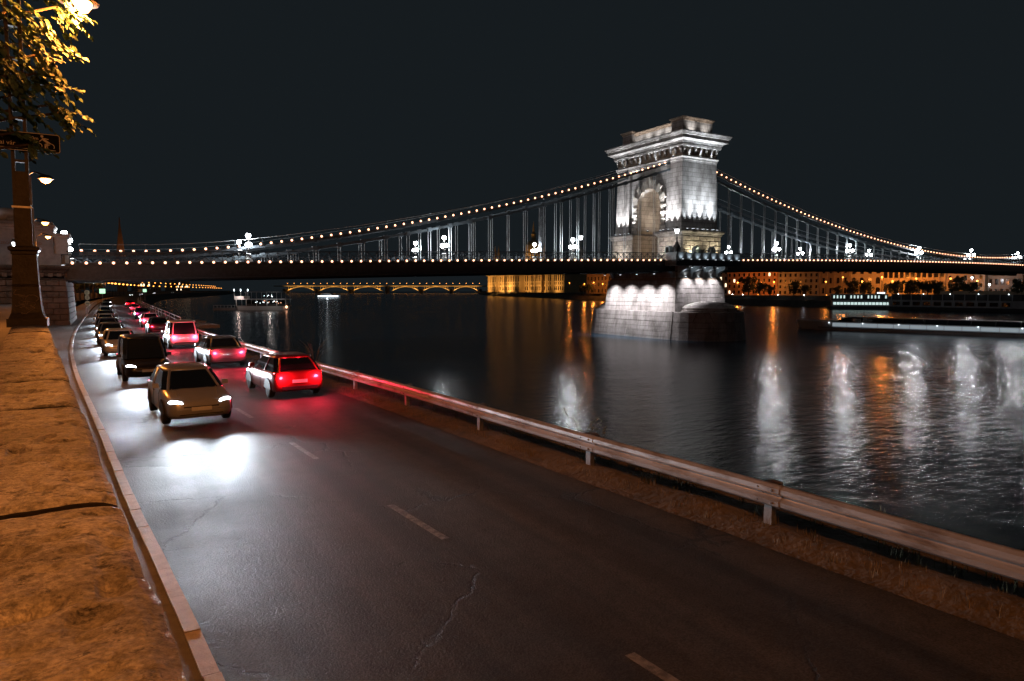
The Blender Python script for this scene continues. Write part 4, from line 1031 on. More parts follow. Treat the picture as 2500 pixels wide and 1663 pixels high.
# ---- things at the road under the bridge
r = thing('warning_sign', 'post with three round orange-lit sign discs beyond the bridge', 'sign', (-92.2,24.0,RZ+.1))
b = MB(); b.tube([(0,0,0),(0,0,3.5)], .04, 6); b.build('post', 'post_steel', r, local=True)
for k, z in enumerate((3.35, 2.6, 1.75)):
    b = MB(); b.lathe([(.34,-.02),(.36,0),(.34,.02)], 18)
    b.v = [(x, zz-.05, y+z) for x, y, zz in b.v]; d = b.build('sign_disc', 'sign_pale', r, local=True)
    b = MB(); (b.box(-.03,.03,-.09,-.072,z-.24,z+.24) if k < 2 else b.box(-.2,.2,-.09,-.072,z-.05,z+.05)); b.build('sign_bar', 'dark_iron', r, local=True)
for (x, y, lab, w, h) in ((-96.3,8.0,'square stone bollard pillar beside the road under the bridge',.9,3.0),):
    r = thing('stone_pillar', lab, 'pillar', (x, y, RZ))
    MB().box(-w/2,w/2,-w/2,w/2,0,h).build('shaft', 'warm_stone', r, local=True)
    b = MB(); b.ring_mold(0,0,w/2,w/2,[(0,h),(.08,h+.04),(.08,h+.14),(0,h+.2)]); b.build('cap', 'warm_stone', r, local=True)
r = thing('litter_bin', 'round orange-lit litter bin beside the road under the bridge', 'bin', (-94.7,7.5,RZ+.1))
b = MB(); b.lathe([(.55,0),(.58,1.3),(.52,1.4),(.52,1.6),(.62,1.65),(.60,2.0),(.3,2.2)], 14); b.build('drum', 'kerb_stone', r, local=True)
r = thing('road_railing', 'low white pipe railing along the kerb beyond the bridge', 'railing', (-92.4,40,RZ))
pts = [(kerb_x(y)-.25+92.4, y-40, 1.0) for y in range(30, 121, 6)]
MB().tube(pts, .05, 5).build('rail', 'lamp_base', r, local=True)
for p in pts[::2]: MB().tube([(p[0],p[1],0),p], .04, 5).build('post', 'lamp_base', r, local=True)
r = thing('river_railing', 'pale railing along the river wall beyond the guardrail', 'railing', (-82.5,60,RZ))
pts = [(rail_x(y)+.5+82.5, y-60, 1.0) for y in range(-18, 220, 8)]
for dz in (0,-.4): MB().tube([(x,y,z+dz) for x,y,z in pts], .045, 5).build('rail', 'lamp_base', r, local=True)
for p in pts: MB().tube([(p[0],p[1],0),p], .045, 5).build('post', 'lamp_base', r, local=True)
# stone slabs lying on the bank
for (x, y, lab) in ((-80.6,-14,'flat grey stone slab on the river bank near the road'),(-80.8,-4,'longer flat stone slab on the river bank further along')):
    o = MB().cbox((0,0,.15), (2.2,5.0,.35), .1).build('stone_slab', 'kerb_stone'); o.location = (x,y,RZ-.25); tag(o, lab, 'slab')
# ================================================================== far bank (right): quay, buildings, lamps, trees
bank = smooth_tab([(-500,235),(-60,232),(37,228),(174,220),(325,253),(540,325),(812,412),(1150,570),(1560,800),(1900,960)])
by = [-500 + 30*i for i in range(85)]
b = MB()
for y in by: b.v += [(bank(y)-4, y, -1), (bank(y), y, 3.4), (bank(y)+9, y, 3.4), (bank(y)+9.5, y, 5.5), (bank(y)+900, y, 5.5)]
for i in range(len(by)-1):
    for j in range(4): b.f.append((5*i+j, 5*i+j+1, 5*i+j+6, 5*i+j+5))
struct(b.build('far_quay', 'quay_stone'))
def win_mesh(w, h, arch):
    fr, pn = MB(), MB()
    if arch:
        n = 6; o = [(-w/2,0),(w/2,0)] + [(w/2*cos(pi*i/n), h-w/2 + w/2*sin(pi*i/n)) for i in range(n+1)]
        oo = [(x*1.35, z*1.06 if z > 0 else -.15) for x, z in o]
    else:
        o = [(-w/2,0),(w/2,0),(w/2,h),(-w/2,h)]; oo = [(-w/2-.2,-.2),(w/2+.2,-.2),(w/2+.2,h+.3),(-w/2-.2,h+.3)]
    fr.loft([[(.02,y,z) for y, z in oo], [(-.10,y,z) for y, z in oo]]); pn.loft([[(-.05,y,z) for y, z in o], [(-.14,y,z) for y, z in o]])
    return fr, pn
WM = {}
def window(parent, kind, w, h, arch, fm, pmn, loc):
    key = (w, h, arch, fm, pmn)
    if key not in WM:
        a, c = win_mesh(w, h, arch); WM[key] = (a.mesh('window', fm), c.mesh('pane', pmn))
    a, c = WM[key]; o = inst('window', a, parent, loc); inst('pane', c, o)
def building(y0, y1, X, m, H, floors, nwin, label, arch=(), lit=0, wmat=None, pil=False, ww=1.3, merlon=False):
    r = thing('building', label, 'building', (X, (y0+y1)/2, 5.5)); L = y1-y0
    MB().box(0,18,-L/2,L/2,0,H).build('wall', m, r, local=True)
    b = MB(); b.loft([[(-o,-L/2-.0,z),(18,-L/2,z),(18,L/2,z),(-o,L/2,z)] for o, z in ((.05,H-1.0),(.35,H-.7),(.7,H-.3),(.75,H),(.1,H+.1))]); b.build('cornice', m, r, local=True)
    b = MB(); b.frus(.3,17.7,-L/2+.3,L/2-.3,H+.05,5,13,-L/2+3,L/2-3,H+2.6); b.build('roof', 'roof_slate', r, local=True)
    fh = H/floors
    for k in range(1, floors): MB().box(-.22,0,-L/2,L/2,fh*k-.18,fh*k+.12).build('string_course', m, r, local=True)
    if merlon:
        for k in range(int(L/2.4)): MB().box(-.6,.4,-L/2+2.4*k+.3,-L/2+2.4*k+1.5,H,H+1.1).build('merlon', m, r, local=True)
    if pil:
        for k in range(nwin+1): MB().box(-.45,0,-L/2+L*k/nwin-.35,-L/2+L*k/nwin+.35,fh,H-1).build('pilaster', m, r, local=True)
    for k in range(floors):
        for i in range(nwin):
            y = -L/2 + L*(i+.5)/nwin
            pm_ = 'lit_window' if random.random() < lit else 'window_dark'
            ar = k in arch
            window(r, 'w', ww if not ar else ww*1.25, fh*.55 if not ar else fh*.66, ar, m, pm_, (-.02, y, fh*k + fh*.2))
    return r
building(392,420,300,'facade_grey',20,4,7,'dim brown building on the far bank next to the golden domed palace')
building(347,391,275,'facade_brown',21,4,9,'orange-lit building just left of the stone pier on the far bank',arch=(1,))
building(221,238,264,'facade_grey',17,4,4,'narrow dark building right behind the stone pier on the far bank', lit=.35)
building(181,220,262,'facade_red',14.6,4,10,'red floodlit building with a notched roofline right of the stone pier', lit=.06, merlon=True)
building(152.5,180.5,262,'facade_grey',17,5,8,'dark grey building right of the red floodlit one')
building(134,152,262,'facade_brown',17,3,4,'brown building with tall pilasters on the far bank', pil=True)
building(115.5,133.5,262,'facade_beige',16,3,4,'orange-lit building with a balcony left of the yellow palace',arch=(0,1), ww=1.9)
building(84,115,262,'facade_yellow',15.5,2,11,'bright yellow floodlit palace with arched windows on the far bank',arch=(0,1), ww=1.6, pil=True)
building(66.5,83.5,262,'facade_beige',14.5,4,5,'beige building right of the yellow floodlit palace')
building(52,66,264,'facade_grey',14,3,6,'dim grey building towards the right edge on the far bank')
building(22,51.5,268,'facade_grey',13.5,4,8,'dark building at the right edge on the far bank')
r = thing('balcony', 'lit balcony on the orange building left of the yellow palace', 'balcony', (261.9,122,11.0))
MB().box(-1.6,0,-4,4,0,.35).build('slab', 'facade_beige', r, local=True)
for k in range(9): MB().box(-1.55,-1.4,-3.9+.96*k,-3.7+.96*k,.35,1.3).build('baluster', 'facade_beige', r, local=True)
MB().box(-1.65,-1.35,-4,4,1.3,1.5).build('handrail', 'facade_beige', r, local=True)
# portico, portico roof peeking over the bridge
r = thing('pediment_roof', 'low orange-edged pediment on columns showing above the bridge deck at right', 'pediment', (300,100.5,26.4))
MB().prism_x([(-13,0),(13,0),(11,.8),(0,2.6),(-11,.8)], -4, 4).build('gable', 'facade_yellow', r, local=True)
for k in range(7): MB().lathe([(.7,-22),(.6,-.02)], 8, (-3,-11+22*k/6,0)).build('column', 'facade_yellow', r, local=True)
o = MB().box(-.3,.3,-38,38,0,2.6).build('quay_wall', 'facade_beige'); o.location = (243,38,5.5); tag(o, 'long low orange-lit wall on the far bank at right', 'wall')
# lamps on the far bank
def far_lamp(x, y, z0, h, label, m, pw, col, group, rad=.42, arm=0):
    r = thing('street_lamp', label, 'street lamp', (x, y, z0), group=group)
    inst('pole', FLP, r, (0,0,0), (0,0,0), (1,1,h)); inst('lamp_head', FLH[m], r, (0,0,h), (0,0,0), (rad/.4,)*3)
    if pw: light('POINT', 'lamp_light', (-.2,-.2,h-.8), pw, col, r, .5)
fp = MB(); fp.lathe([(.14,0),(.08,1)], 5); FLP = fp.mesh('pole', 'dark_iron')
FLH = {}
for m in ('sodium_far','white_far'):
    h = MB(); h.ball((0,0,0), .4, 8, 6, .8); FLH[m] = h.mesh('lamp_head', m, True)
for k, (y, z, m, pw) in enumerate(((399,15,'sodium_far',2500),(377,14,'sodium_far',3000),(364,15,'sodium_far',2500),(352,13.7,'sodium_far',3000),(336,14.2,'sodium_far',3000),(201,13.2,'sodium_far',3600),(183,13.1,'sodium_far',4200),(174,13.4,'sodium_far',2200),(140,13.1,'sodium_far',900),(130,15.4,'sodium_far',1800),(119,13.1,'sodium_far',2600),(108.5,15.1,'sodium_far',5200),(103,13.1,'sodium_far',4600),(91.3,14.2,'sodium_far',4600),(75.5,13.9,'sodium_far',2200),(66.3,14.2,'white_far',1200),(64,12.7,'sodium_far',900),(59,11,'white_far',900),(40,12.5,'sodium_far',500))):
    far_lamp((250 if y < 300 else 262), y, 5.5, z-5.5, ('orange' if m == 'sodium_far' else 'white') + ' street lamp on the far bank, ' + (ordinal(5-k) + ' to the left of the stone pier' if k < 5 else ordinal(k-4) + ' to the right of the stone pier'), m, pw, SOD if m == 'sodium_far' else NEUT, 'street lamps on the far bank')
for k in range(14):
    y = 200 - 12.5*k + random.uniform(-3,3)
    far_lamp(bank(y)+6, y, 3.4, 2.6, 'small pale light low on the far quay, ' + ordinal(k+1) + ' to the right of the stone pier', 'white_far' if k % 3 else 'sodium_far', 0, NEUT, 'small lights along the far quay', .22)
# trees: trunk, limbs, clumped leafy crown
def tree_meshes(seed, n=1100):
    rnd = random.Random(seed); t, l = MB(), MB()
    t.tube([(0,0,0),(.1,0,1.6),(0,.1,3.2)], .28, 7, .16)
    cl = []
    for i in range(13):
        a = rnd.uniform(0, 2*pi); rr_ = rnd.uniform(.2, 2.3); c = Vector((rr_*cos(a), rr_*sin(a), rnd.uniform(2.8, 6.6))); cl.append((c, rnd.uniform(.7, 1.35)))
        t.tube([(0,.1,3.0), tuple(c*.6+Vector((0,0,1.2))), tuple(c)], .08, 5, .02)
    for i in range(n):
        c, R_ = rnd.choice(cl); d = Vector((rnd.gauss(0,1), rnd.gauss(0,1), rnd.gauss(0,1))).normalized()*R_*rnd.random()**.4
        p = c + d; u = Vector((rnd.uniform(-1,1), rnd.uniform(-1,1), rnd.uniform(-1,1))).normalized()*rnd.uniform(.16,.34); w = u.cross(Vector((rnd.uniform(-1,1), rnd.uniform(-1,1), .3))).normalized()*rnd.uniform(.12,.24)
        l.quad(tuple(p-u), tuple(p+w), tuple(p+u), tuple(p-w))
    return t.mesh('trunk', 'bark'), l.mesh('crown', 'tree_dark')
TM = [tree_meshes(s) for s in (1,2,3)]
def far_tree(x, y, z, s, label, group, k, sz=1.0):
    r = thing('tree', label, 'tree', (x, y, z), random.uniform(0,6), group)
    for nm, me in zip(('trunk','crown'), TM[k % 3]): inst(nm, me, r, (0,0,0), (0,0,0), (s,s,s*sz))
for k, (y, s) in enumerate(((380,1.5),(371,1.6),(328,1.4),(186.5,2.1),(178,1.6),(171,1.1),(155,1.5),(148,1.2),(128,1.0),(120,1.5),(113,1.5),(97,1.4),(90,1.5),(82,1.6),(77,1.3),(69,1.7),(63,1.4),(45,1.4))):
    far_tree((243 if y < 300 else 262), y, 5.4 - 1.4*s, s, 'dark tree on the far bank, ' + (ordinal(3-k) + ' to the left of the stone pier' if k < 3 else ordinal(k-2) + ' to the right of the stone pier'), 'trees on the far bank', k, .95)
# parked hedge line is left to the quay; parliament-like palace upriver
PA = thing('domed_palace', 'golden floodlit palace with pointed windows, spires and a dome upriver', 'palace', (425,715,5.5), -math.atan(.065))
MB().box(-26,26,-132,96,0,24).build('wall', 'parliament_stone', PA, local=True)
MB().frus(-26,26,-132,96,24,-12,12,-124,88,36).build('roof', 'roof_slate', PA, local=True)
MB().box(-34,-26,-22,22,0,30).build('central_bay', 'parliament_stone', PA, local=True)
for y0, y1 in ((-132,-112),(-76,-60),(60,76)): MB().box(-30,-26,y0,y1,0,27).build('side_bay', 'parliament_stone', PA, local=True)
for z, h, ar in ((3,5,True),(10,3,False),(14.5,8,True)):
    for i in range(44):
        y = -129 + 222*i/43
        x = -26
        for y0, y1, xx in ((-132,-112,-30),(-76,-60,-30),(60,76,-30),(-22,22,-34)):
            if y0 <= y <= y1: x = xx
        window(PA, 'w', 2.2 if ar else 1.4, h, ar, 'parliament_stone', 'window_dark', (x-.02, y, z))
for i in range(30): MB().box(-26.8,-26,-129+222*i/29-.5,-129+222*i/29+.5,0,25).build('buttress', 'parliament_stone', PA, local=True)
def spire(x, y, z0, w, h, parent=PA):
    b = MB(); b.loft([[(x+w*k*cos(pi/4+pi/2*j), y+w*k*sin(pi/4+pi/2*j), z) for j in range(4)] for k, z in ((1,z0),(1,z0+h*.45),(1.2,z0+h*.46),(1.0,z0+h*.5),(.35,z0+h*.85),(.03,z0+h))]); b.build('spire', 'parliament_stone', parent, local=True)
for y in (62,74): spire(-24, y, 24, 3.0, 44)
for y in (-62,-74): spire(-24, y, 24, 3.0, 40)
for y in (-130,-113,94): spire(-28, y, 24, 2.0, 20)
b = MB(); b.lathe([(12,20),(12,50),(12.6,51),(12.4,54)], 16); b.build('drum', 'parliament_stone', PA, local=True)
b = MB(); b.lathe([(12.2,54),(11.6,60),(9.6,66),(6.0,71),(3.2,73)], 16); b.build('dome', 'parliament_stone', PA, local=True)
b = MB(); b.lathe([(3.2,73),(3.0,80),(3.6,80.5),(1.6,84),(.5,95),(.05,99)], 10); b.build('dome_spire', 'parliament_stone', PA, local=True)
for i in range(16):
    a = 2*pi*i/16; b = MB(); b.tube([(12.5*cos(a),12.5*sin(a),50),(12.3*cos(a),12.3*sin(a),56),(10.2*cos(a),10.2*sin(a),65),(6.2*cos(a),6.2*sin(a),71)], .5, 4); b.build('dome_rib', 'parliament_stone', PA, local=True)
GOLD = (1.0,.50,.13)
for k in range(6):
    y = -115 + 40*k; light('SPOT', 'flood_beam', (-52, y, 1.0), (60000, 60000, 70000, 100000, 150000, 150000)[k], GOLD, PA, 1.0, (-26, y, 14), 100, 1.0)
    inst('floodlight', flm, PA, (-52, y, .2), (0,0,0), (5,5,4))
for (x, y) in ((-25,-14),(-25,14),(-10,-28)):
    light('SPOT', 'flood_beam', (x, y, 31.5), 26000, GOLD, PA, 1.0, (-2,0,70), 70, 1.0); inst('floodlight', flm, PA, (x, y, 30.3), (0,0,0), (4,4,4))
for y in (-68,68): light('SPOT', 'flood_beam', (-36, y, 28), 9000, GOLD, PA, 1.0, (-24,y,52), 70, 1.0); inst('floodlight', flm, PA, (-29, y, 27.0), (0,0,0), (4,4,4))
# ================================================================== arched road bridge far upriver
A0, A1 = Vector((337,1859,0)), Vector((808,1581,0)); LB = (A1-A0).length; rzb = atan2((A1-A0).y, (A1-A0).x)
MG = thing('arch_bridge', 'distant lit road bridge of low arches across the river', 'bridge', tuple(A0), rzb)
pc = [0, 88, 182, 275, 290, 372, 460, LB]
segs = [(4,84),(92,178),(186,271),(294,372),(380,457),(464,535)]
MB().box(-30,LB+60,-9,9,18.2,20.2).build('deck', 'arch_steel', MG, local=True)
MB().box(-30,LB+60,-9.3,-9.1,20.2,21.2).build('railing', 'arch_steel', MG, local=True)
for x0, x1 in segs:
    n = 16; b = MB(); top = lambda u: 5.0 + 12.4*(1-(2*u-1)**2)
    b.loft([[(x0+(x1-x0)*i/n, y, top(i/n)+dz) for y, dz in ((-8.5,0),(8.5,0),(8.5,1.2),(-8.5,1.2))] for i in range(n+1)]); b.build('arch_rib', 'arch_steel', MG, local=True)
    for i in range(1, 12):
        u = i/12; x = x0+(x1-x0)*u; MB().bar((x,-8.4,top(u)+1),(x,-8.4,18.2),.6).build('spandrel_post', 'arch_steel', MG, local=True)
    for u in (.15,.5,.85): light('SPOT', 'arch_light', (x0+(x1-x0)*u,-14,2.6), 55000, GOLD, MG, 1.0, (x0+(x1-x0)*u,-6,19), 130, 1.0)
    MB().box(x0+(x1-x0)*.14,x0+(x1-x0)*.16,-14.4,-13.6,1.5,2.6).build('floodlight', 'dark_iron', MG, local=True)
for x in (0,88,182,282,376,460,540): MB().prism([(x-4,-14),(x,-17),(x+4,-14),(x+4,14),(x-4,14)], -1, 12 if x != 282 else 18).build('pier', 'quay_stone', MG, local=True)
for k in range(30):
    x = 8 + 530*k/29
    p = inst('lamp_post', FLP, MG, (x,-8.6,20.2), (0,0,0), (2,2,7)); inst('lamp_head', FLH['sodium_far'], p, (0,0,1.0), (0,0,0), (1.1,1.1,.3))
# ================================================================== left bank upriver: lamps, trees, church spire, buildings
r = thing('church_spire', 'slender church steeple edged in orange light above the bridge deck at left', 'steeple', (-79,548,5))
b = MB(); b.loft([[(w*cos(pi/4+pi/2*j), w*sin(pi/4+pi/2*j), z) for j in range(4)] for w, z in ((5,0),(5,30),(5.4,30.5),(4.4,33),(.9,56),(.5,62),(.05,63))]); b.build('tower', 'facade_brown', r, local=True)
light('SPOT', 'flood_beam', (9,-12,24), 7000, SOD, r, .6, (0,0,46), 60, 1.0); b = MB(); b.tube([(9,-12,0),(9,-12,24)], .2, 5); b.build('light_mast', 'dark_iron', r, local=True)
yy = 34.0; k = 0
while yy < 1500:
    far_lamp(kerb_x(yy)-5.0, yy, 5.0, 7.6, 'orange lamp on the lower row along the left bank, ' + ordinal(k+1) + ' beyond the bridge', 'sodium_far', 900 if yy < 330 else 0, SOD, 'lamps along the left bank upriver, lower row', .34 if yy < 300 else .6)
    yy += 26 + yy*.012; k += 1
yy = 120.0; k = 0
while yy < 1500:
    far_lamp(kerb_x(yy)-20, yy, 7.0, 9.8, 'orange lamp on the upper row along the left bank, ' + ordinal(k+1) + ' beyond the bridge', 'sodium_far', 1200 if yy < 260 else 0, SOD, 'lamps along the left bank upriver, upper row', .34 if yy < 300 else .6)
    yy += 24 + yy*.012; k += 1
for k, (x, y, s) in enumerate(((-101,42,1.2),(-104,62,1.3),(-101,84,1.2),(-103,112,1.4),(-101,140,1.3),(-99,175,1.4),(-97,215,1.4),(-95,260,1.5),(-93,320,1.5))):
    far_tree(x, y, 6.9-1.2*s, s, 'orange-lit tree on the left bank, ' + ordinal(k+1) + ' beyond the bridge', 'trees on the left bank upriver', k)
for (x, y, L, H, lab) in ((-30,950,120,26,'long dim building on the left bank far upriver'),(40,1350,160,30,'dark distant block on the left bank beside the arched bridge'),(-105,430,60,22,'dim building on the left bank behind the orange lamps')):
    r = thing('building', lab, 'building', (x, y, 5)); MB().box(-30,0,-L/2,L/2,0,H).build('wall', 'facade_brown', r, local=True); MB().frus(-30,0,-L/2,L/2,H,-22,-8,-L/2+4,L/2-4,H+6).build('roof', 'roof_slate', r, local=True)
    for k in range(int(L/12)):
        for j in range(4):
            b = 0; window(r, 'w', 1.6, 3.0, False, 'facade_brown', 'lit_window' if random.random() < .12 else 'window_dark', (-.02, -L/2+6+12*k, 3+5.5*j)) if False else None
            wmesh = WM.setdefault('south', (MB().box(-.8,.8,-.1,.05,0,3).mesh('window','window_dark'), MB().box(-.8,.8,-.1,.05,0,3).mesh('window','lit_window')))
            inst('window', wmesh[1 if random.random() < .15 else 0], r, (-28+56*0+ (26*k/ max(1,int(L/12)-1)), -L/2, 3+5.5*j))
for (x, y, h, lab, m) in ((-90.6,95,3.2,'small green lit road sign beside the lane beyond the bridge','sign_lit'),(-79.5,180,3.4,'small pale road sign at the bend beyond the bridge','sign_pale'),(-77.5,195,3.3,'yellow-edged square road sign at the bend beyond the bridge','sign_lit')):
    r = thing('road_sign', lab, 'sign', (x,y,RZ)); MB().tube([(0,0,0),(0,0,h)], .06, 5).build('post', 'post_steel', r, local=True); MB().box(-.6,.6,-.08,0,h-.2,h+.9).build('sign_plate', m, r, local=True)
# ================================================================== boats
def hull(parent, L, W, z0, z1, m, bow=.18, name='hull', sheer=.0):
    pts = []
    n = 6
    for i in range(n+1): u = i/n; pts.append((L/2 - L*bow*(1-u), W/2*(1-(1-u)**2)) if False else (L/2 - L*bow*(u), W/2*sin(u*pi/2)))
    right = pts; poly = [(x, -y) for x, y in right] + [(-L/2+L*.04,-W/2),(-L/2,-W/2*.7),(-L/2,W/2*.7),(-L/2+L*.04,W/2)] + [(x, y) for x, y in reversed(right[1:])]
    b = MB(); b.loft([[(x*.96, y*.85, z0-.5) for x, y in poly], [(x*.98, y*.95, z0+.2) for x, y in poly], [(x, y, z1+sheer*max(0,(x/L+.1))) for x, y in poly]]); return b.build(name, m, parent, local=True)
# restaurant boat
RB = thing('restaurant_boat', 'two-deck restaurant boat with a pale hull moored on the left beyond the bridge', 'boat', (-32,210.5,0), radians(-30.6))
hull(RB, 22, 6.4, 0, 1.7, 'hull_white', .10)
MB().box(-10.8,10.8,-3.25,3.25,1.7,1.85).build('main_deck', 'boat_grey', RB, local=True)
MB().box(-6.5,10.4,-2.9,2.9,1.85,2.6).build('bulwark', 'hull_dark', RB, local=True)
MB().box(-11.2,10.9,-3.35,3.35,4.5,4.78).build('upper_deck', 'hull_white', RB, local=True)
MB().box(-7.0,10.8,-3.2,3.2,7.6,7.8).build('canopy', 'boat_grey', RB, local=True)
for x in (-10.6,-6.4,-2,2.4,6.6,10.4):
    for y in (-3.0, 3.0):
        MB().box(x-.11,x+.11,y-.11,y+.11,1.85,4.5).build('deck_post', 'hull_white', RB, local=True)
        if x > -7: MB().box(x-.07,x+.07,y-.07,y+.07,4.78,7.6).build('canopy_post', 'boat_grey', RB, local=True)
for i in range(8): MB().box(-6.2+2.05*i,-4.4+2.05*i,-2.96,-2.9,2.65,4.3).build('window_pane', 'dark_glass', RB, local=True)
MB().box(-11.2,-7.2,-3.3,3.3,4.78,5.9).build('deck_house', 'hull_white', RB, local=True)
for x in (-11.4,-8.6,-5.6): MB().tube([(x,-3,4.6),(x,-3,8.6)], .08, 5).build('mast', 'hull_white', RB, local=True)
bl2 = MB().ball((0,0,0), .13, 6, 4).mesh('deck_light', 'boat_white_light')
bl3 = MB().ball((0,0,0), .12, 6, 4).mesh('deck_light', 'bulb')
for i in range(16): inst('deck_light', bl2 if i % 3 else bl3, RB, (random.uniform(-2.5,8.5), -3.02, random.uniform(2.9,4.0)))
for i in range(6): inst('deck_light', bl2, RB, (random.uniform(1,5.5), -3.0, random.uniform(5.6,6.6)))
for x in (-11.4,-8.6,-5.6): inst('deck_light', bl2, RB, (x,-3,8.5), (0,0,0), (1.5,1,4))
inst('deck_light', bl3, RB, (10.7,-3.1,1.4), (0,0,0), (4,2,5))
light('POINT', 'boat_fill', (3,-2.0,3.9), 130, (.9,.95,1), RB, .3); light('POINT', 'boat_fill', (-9,-5,5.6), 220, (1,.75,.65), RB, .3); light('POINT', 'boat_fill', (5,-7,5.0), 170, (1,.85,.75), RB, .3)  # fill lights without fixtures, two of them hanging off the boat's side
GP = thing('landing_stage', 'grey landing stage with railings beside the restaurant boat', 'landing stage', (-46,217,0), radians(-30.6))
MB().box(-5,4.5,-2,2,-.3,1.0).build('pontoon', 'boat_grey', GP, local=True)
for i in range(7): MB().box(-4.8+1.5*i,-4.7+1.5*i,-1.9,-1.8,1.0,2.1).build('rail_post', 'hull_white', GP, local=True)
MB().box(-4.9,4.4,-1.92,-1.78,2.05,2.15).build('rail', 'hull_white', GP, local=True)
# slender white boat far out
SB = thing('motor_boat', 'small bright white boat far out in front of the arched bridge', 'boat', (125,671,0), radians(-30.7))
hull(SB, 26, 5.5, 0, 2.4, 'hull_white', .3, sheer=1.0); MB().frus(-9,4,-2,2,2.4,-8,1,-1.6,1.6,4.4).build('cabin', 'hull_white', SB, local=True)
MB().box(-8,2,-2.05,-1.8,2.8,3.7).build('window_band', 'dark_glass', SB, local=True); MB().box(-12,11,-2.9,-2.75,1.6,2.1).build('light_strip', 'boat_white_light', SB, local=True)
light('POINT', 'boat_fill', (0,-9,4), 900, (.85,.95,1), SB, .5)  # fill light without a fixture, out over the water beside the hull
# two-row lit boat on the far side
LBo = thing('tour_boat', 'moored tour boat with two rows of greenish lit windows on the far side', 'boat', (196,86,0), radians(-50))
hull(LBo, 26, 6, 0, 1.4, 'hull_dark', .12); MB().box(-11,11.5,-2.7,2.7,1.4,4.0).build('lower_cabin', 'boat_grey', LBo, local=True); MB().box(-11.5,11,-2.6,2.6,4.0,6.6).build('upper_cabin', 'hull_dark', LBo, local=True); MB().box(-12,11.5,-2.9,2.9,6.6,6.8).build('roof', 'boat_grey', LBo, local=True)
wq = MB().box(-.55,.55,-.06,0,0,1.1).mesh('window_pane', 'boat_window'); wq2 = MB().box(-.3,.3,-.06,0,0,1.3).mesh('window_pane', 'boat_window')
for i in range(16):
    inst('window_pane', wq, LBo, (-10+1.4*i,-2.7,2.1))
    if i % 5 != 4: inst('window_pane', wq2, LBo, (-10.3+1.36*i,-2.6,4.9))
MB().box(6.5,10,-2.2,2.2,6.8,7.6).build('wheelhouse', 'boat_grey', LBo, local=True); MB().box(6.8,9.6,-2.28,-2.2,7.1,7.5).build('wheelhouse_window', 'boat_white_light', LBo, local=True)
# long dark landing ship at right
DS = thing('dock_ship', 'long dark moored ship with pale posts at the far right bank', 'ship', (203,48,0), radians(-86))
hull(DS, 56, 8, 0, 1.6, 'hull_dark', .06); MB().box(-26,25,-3.4,3.4,1.6,4.2).build('lower_deck', 'boat_grey', DS, local=True); MB().box(-26,25,-3.6,3.6,4.2,4.4).build('deck_edge', 'boat_grey', DS, local=True); MB().box(-25,22,-3,3,4.4,6.8).build('upper_deck', 'hull_dark', DS, local=True)
for i in range(13): MB().box(-25+4*i,-24.7+4*i,-3.55,-3.4,1.7,6.8).build('deck_post', 'boat_grey', DS, local=True)
for i in range(11): MB().box(-24.2+4*i,-21.4+4*i,-3.46,-3.4,2.2,3.7).build('window_pane', 'dark_glass', DS, local=True)
for i in range(5): inst('deck_light', bl2, DS, (-22+10*i,-3.7,6.9), (0,0,0), (1.4,1.4,1.4))
# long low white cruise boat passing on the right
CB = thing('cruise_boat', 'long low white cruise boat on the water right of the stone pier', 'boat', (52.3,-28.5,0), radians(106.5))
hull(CB, 66, 7.5, .1, 1.75, 'hull_white', .10, sheer=.25)
MB().box(-31,27,-3.78,3.78,.55,.72).build('rubbing_strake', 'boat_grey', CB, local=True)
MB().frus(-29,24,-3.1,3.1,1.7,-28.5,22,-2.7,2.7,2.7).build('glass_cabin', 'dark_glass', CB, local=True)
MB().box(-28.6,22,-2.75,2.75,2.7,2.78).build('roof', 'hull_dark', CB, local=True)
for i in range(14): MB().box(-27+3.8*i,-26.85+3.8*i,2.62,3.15,1.75,2.7).build('cabin_post', 'hull_dark', CB, local=True)
cw = MB().box(-1.38,1.38,0,.05,0,.72).mesh('cabin_window', 'boat_strip')
for i in range(19): inst('cabin_window', cw, CB, (-29.5+2.9*i, 3.76, .92))
for i in range(9): inst('deck_light', bl2, CB, (-28+6.6*i, 3.80, 1.65), (0,0,0), (.6,.6,.6))
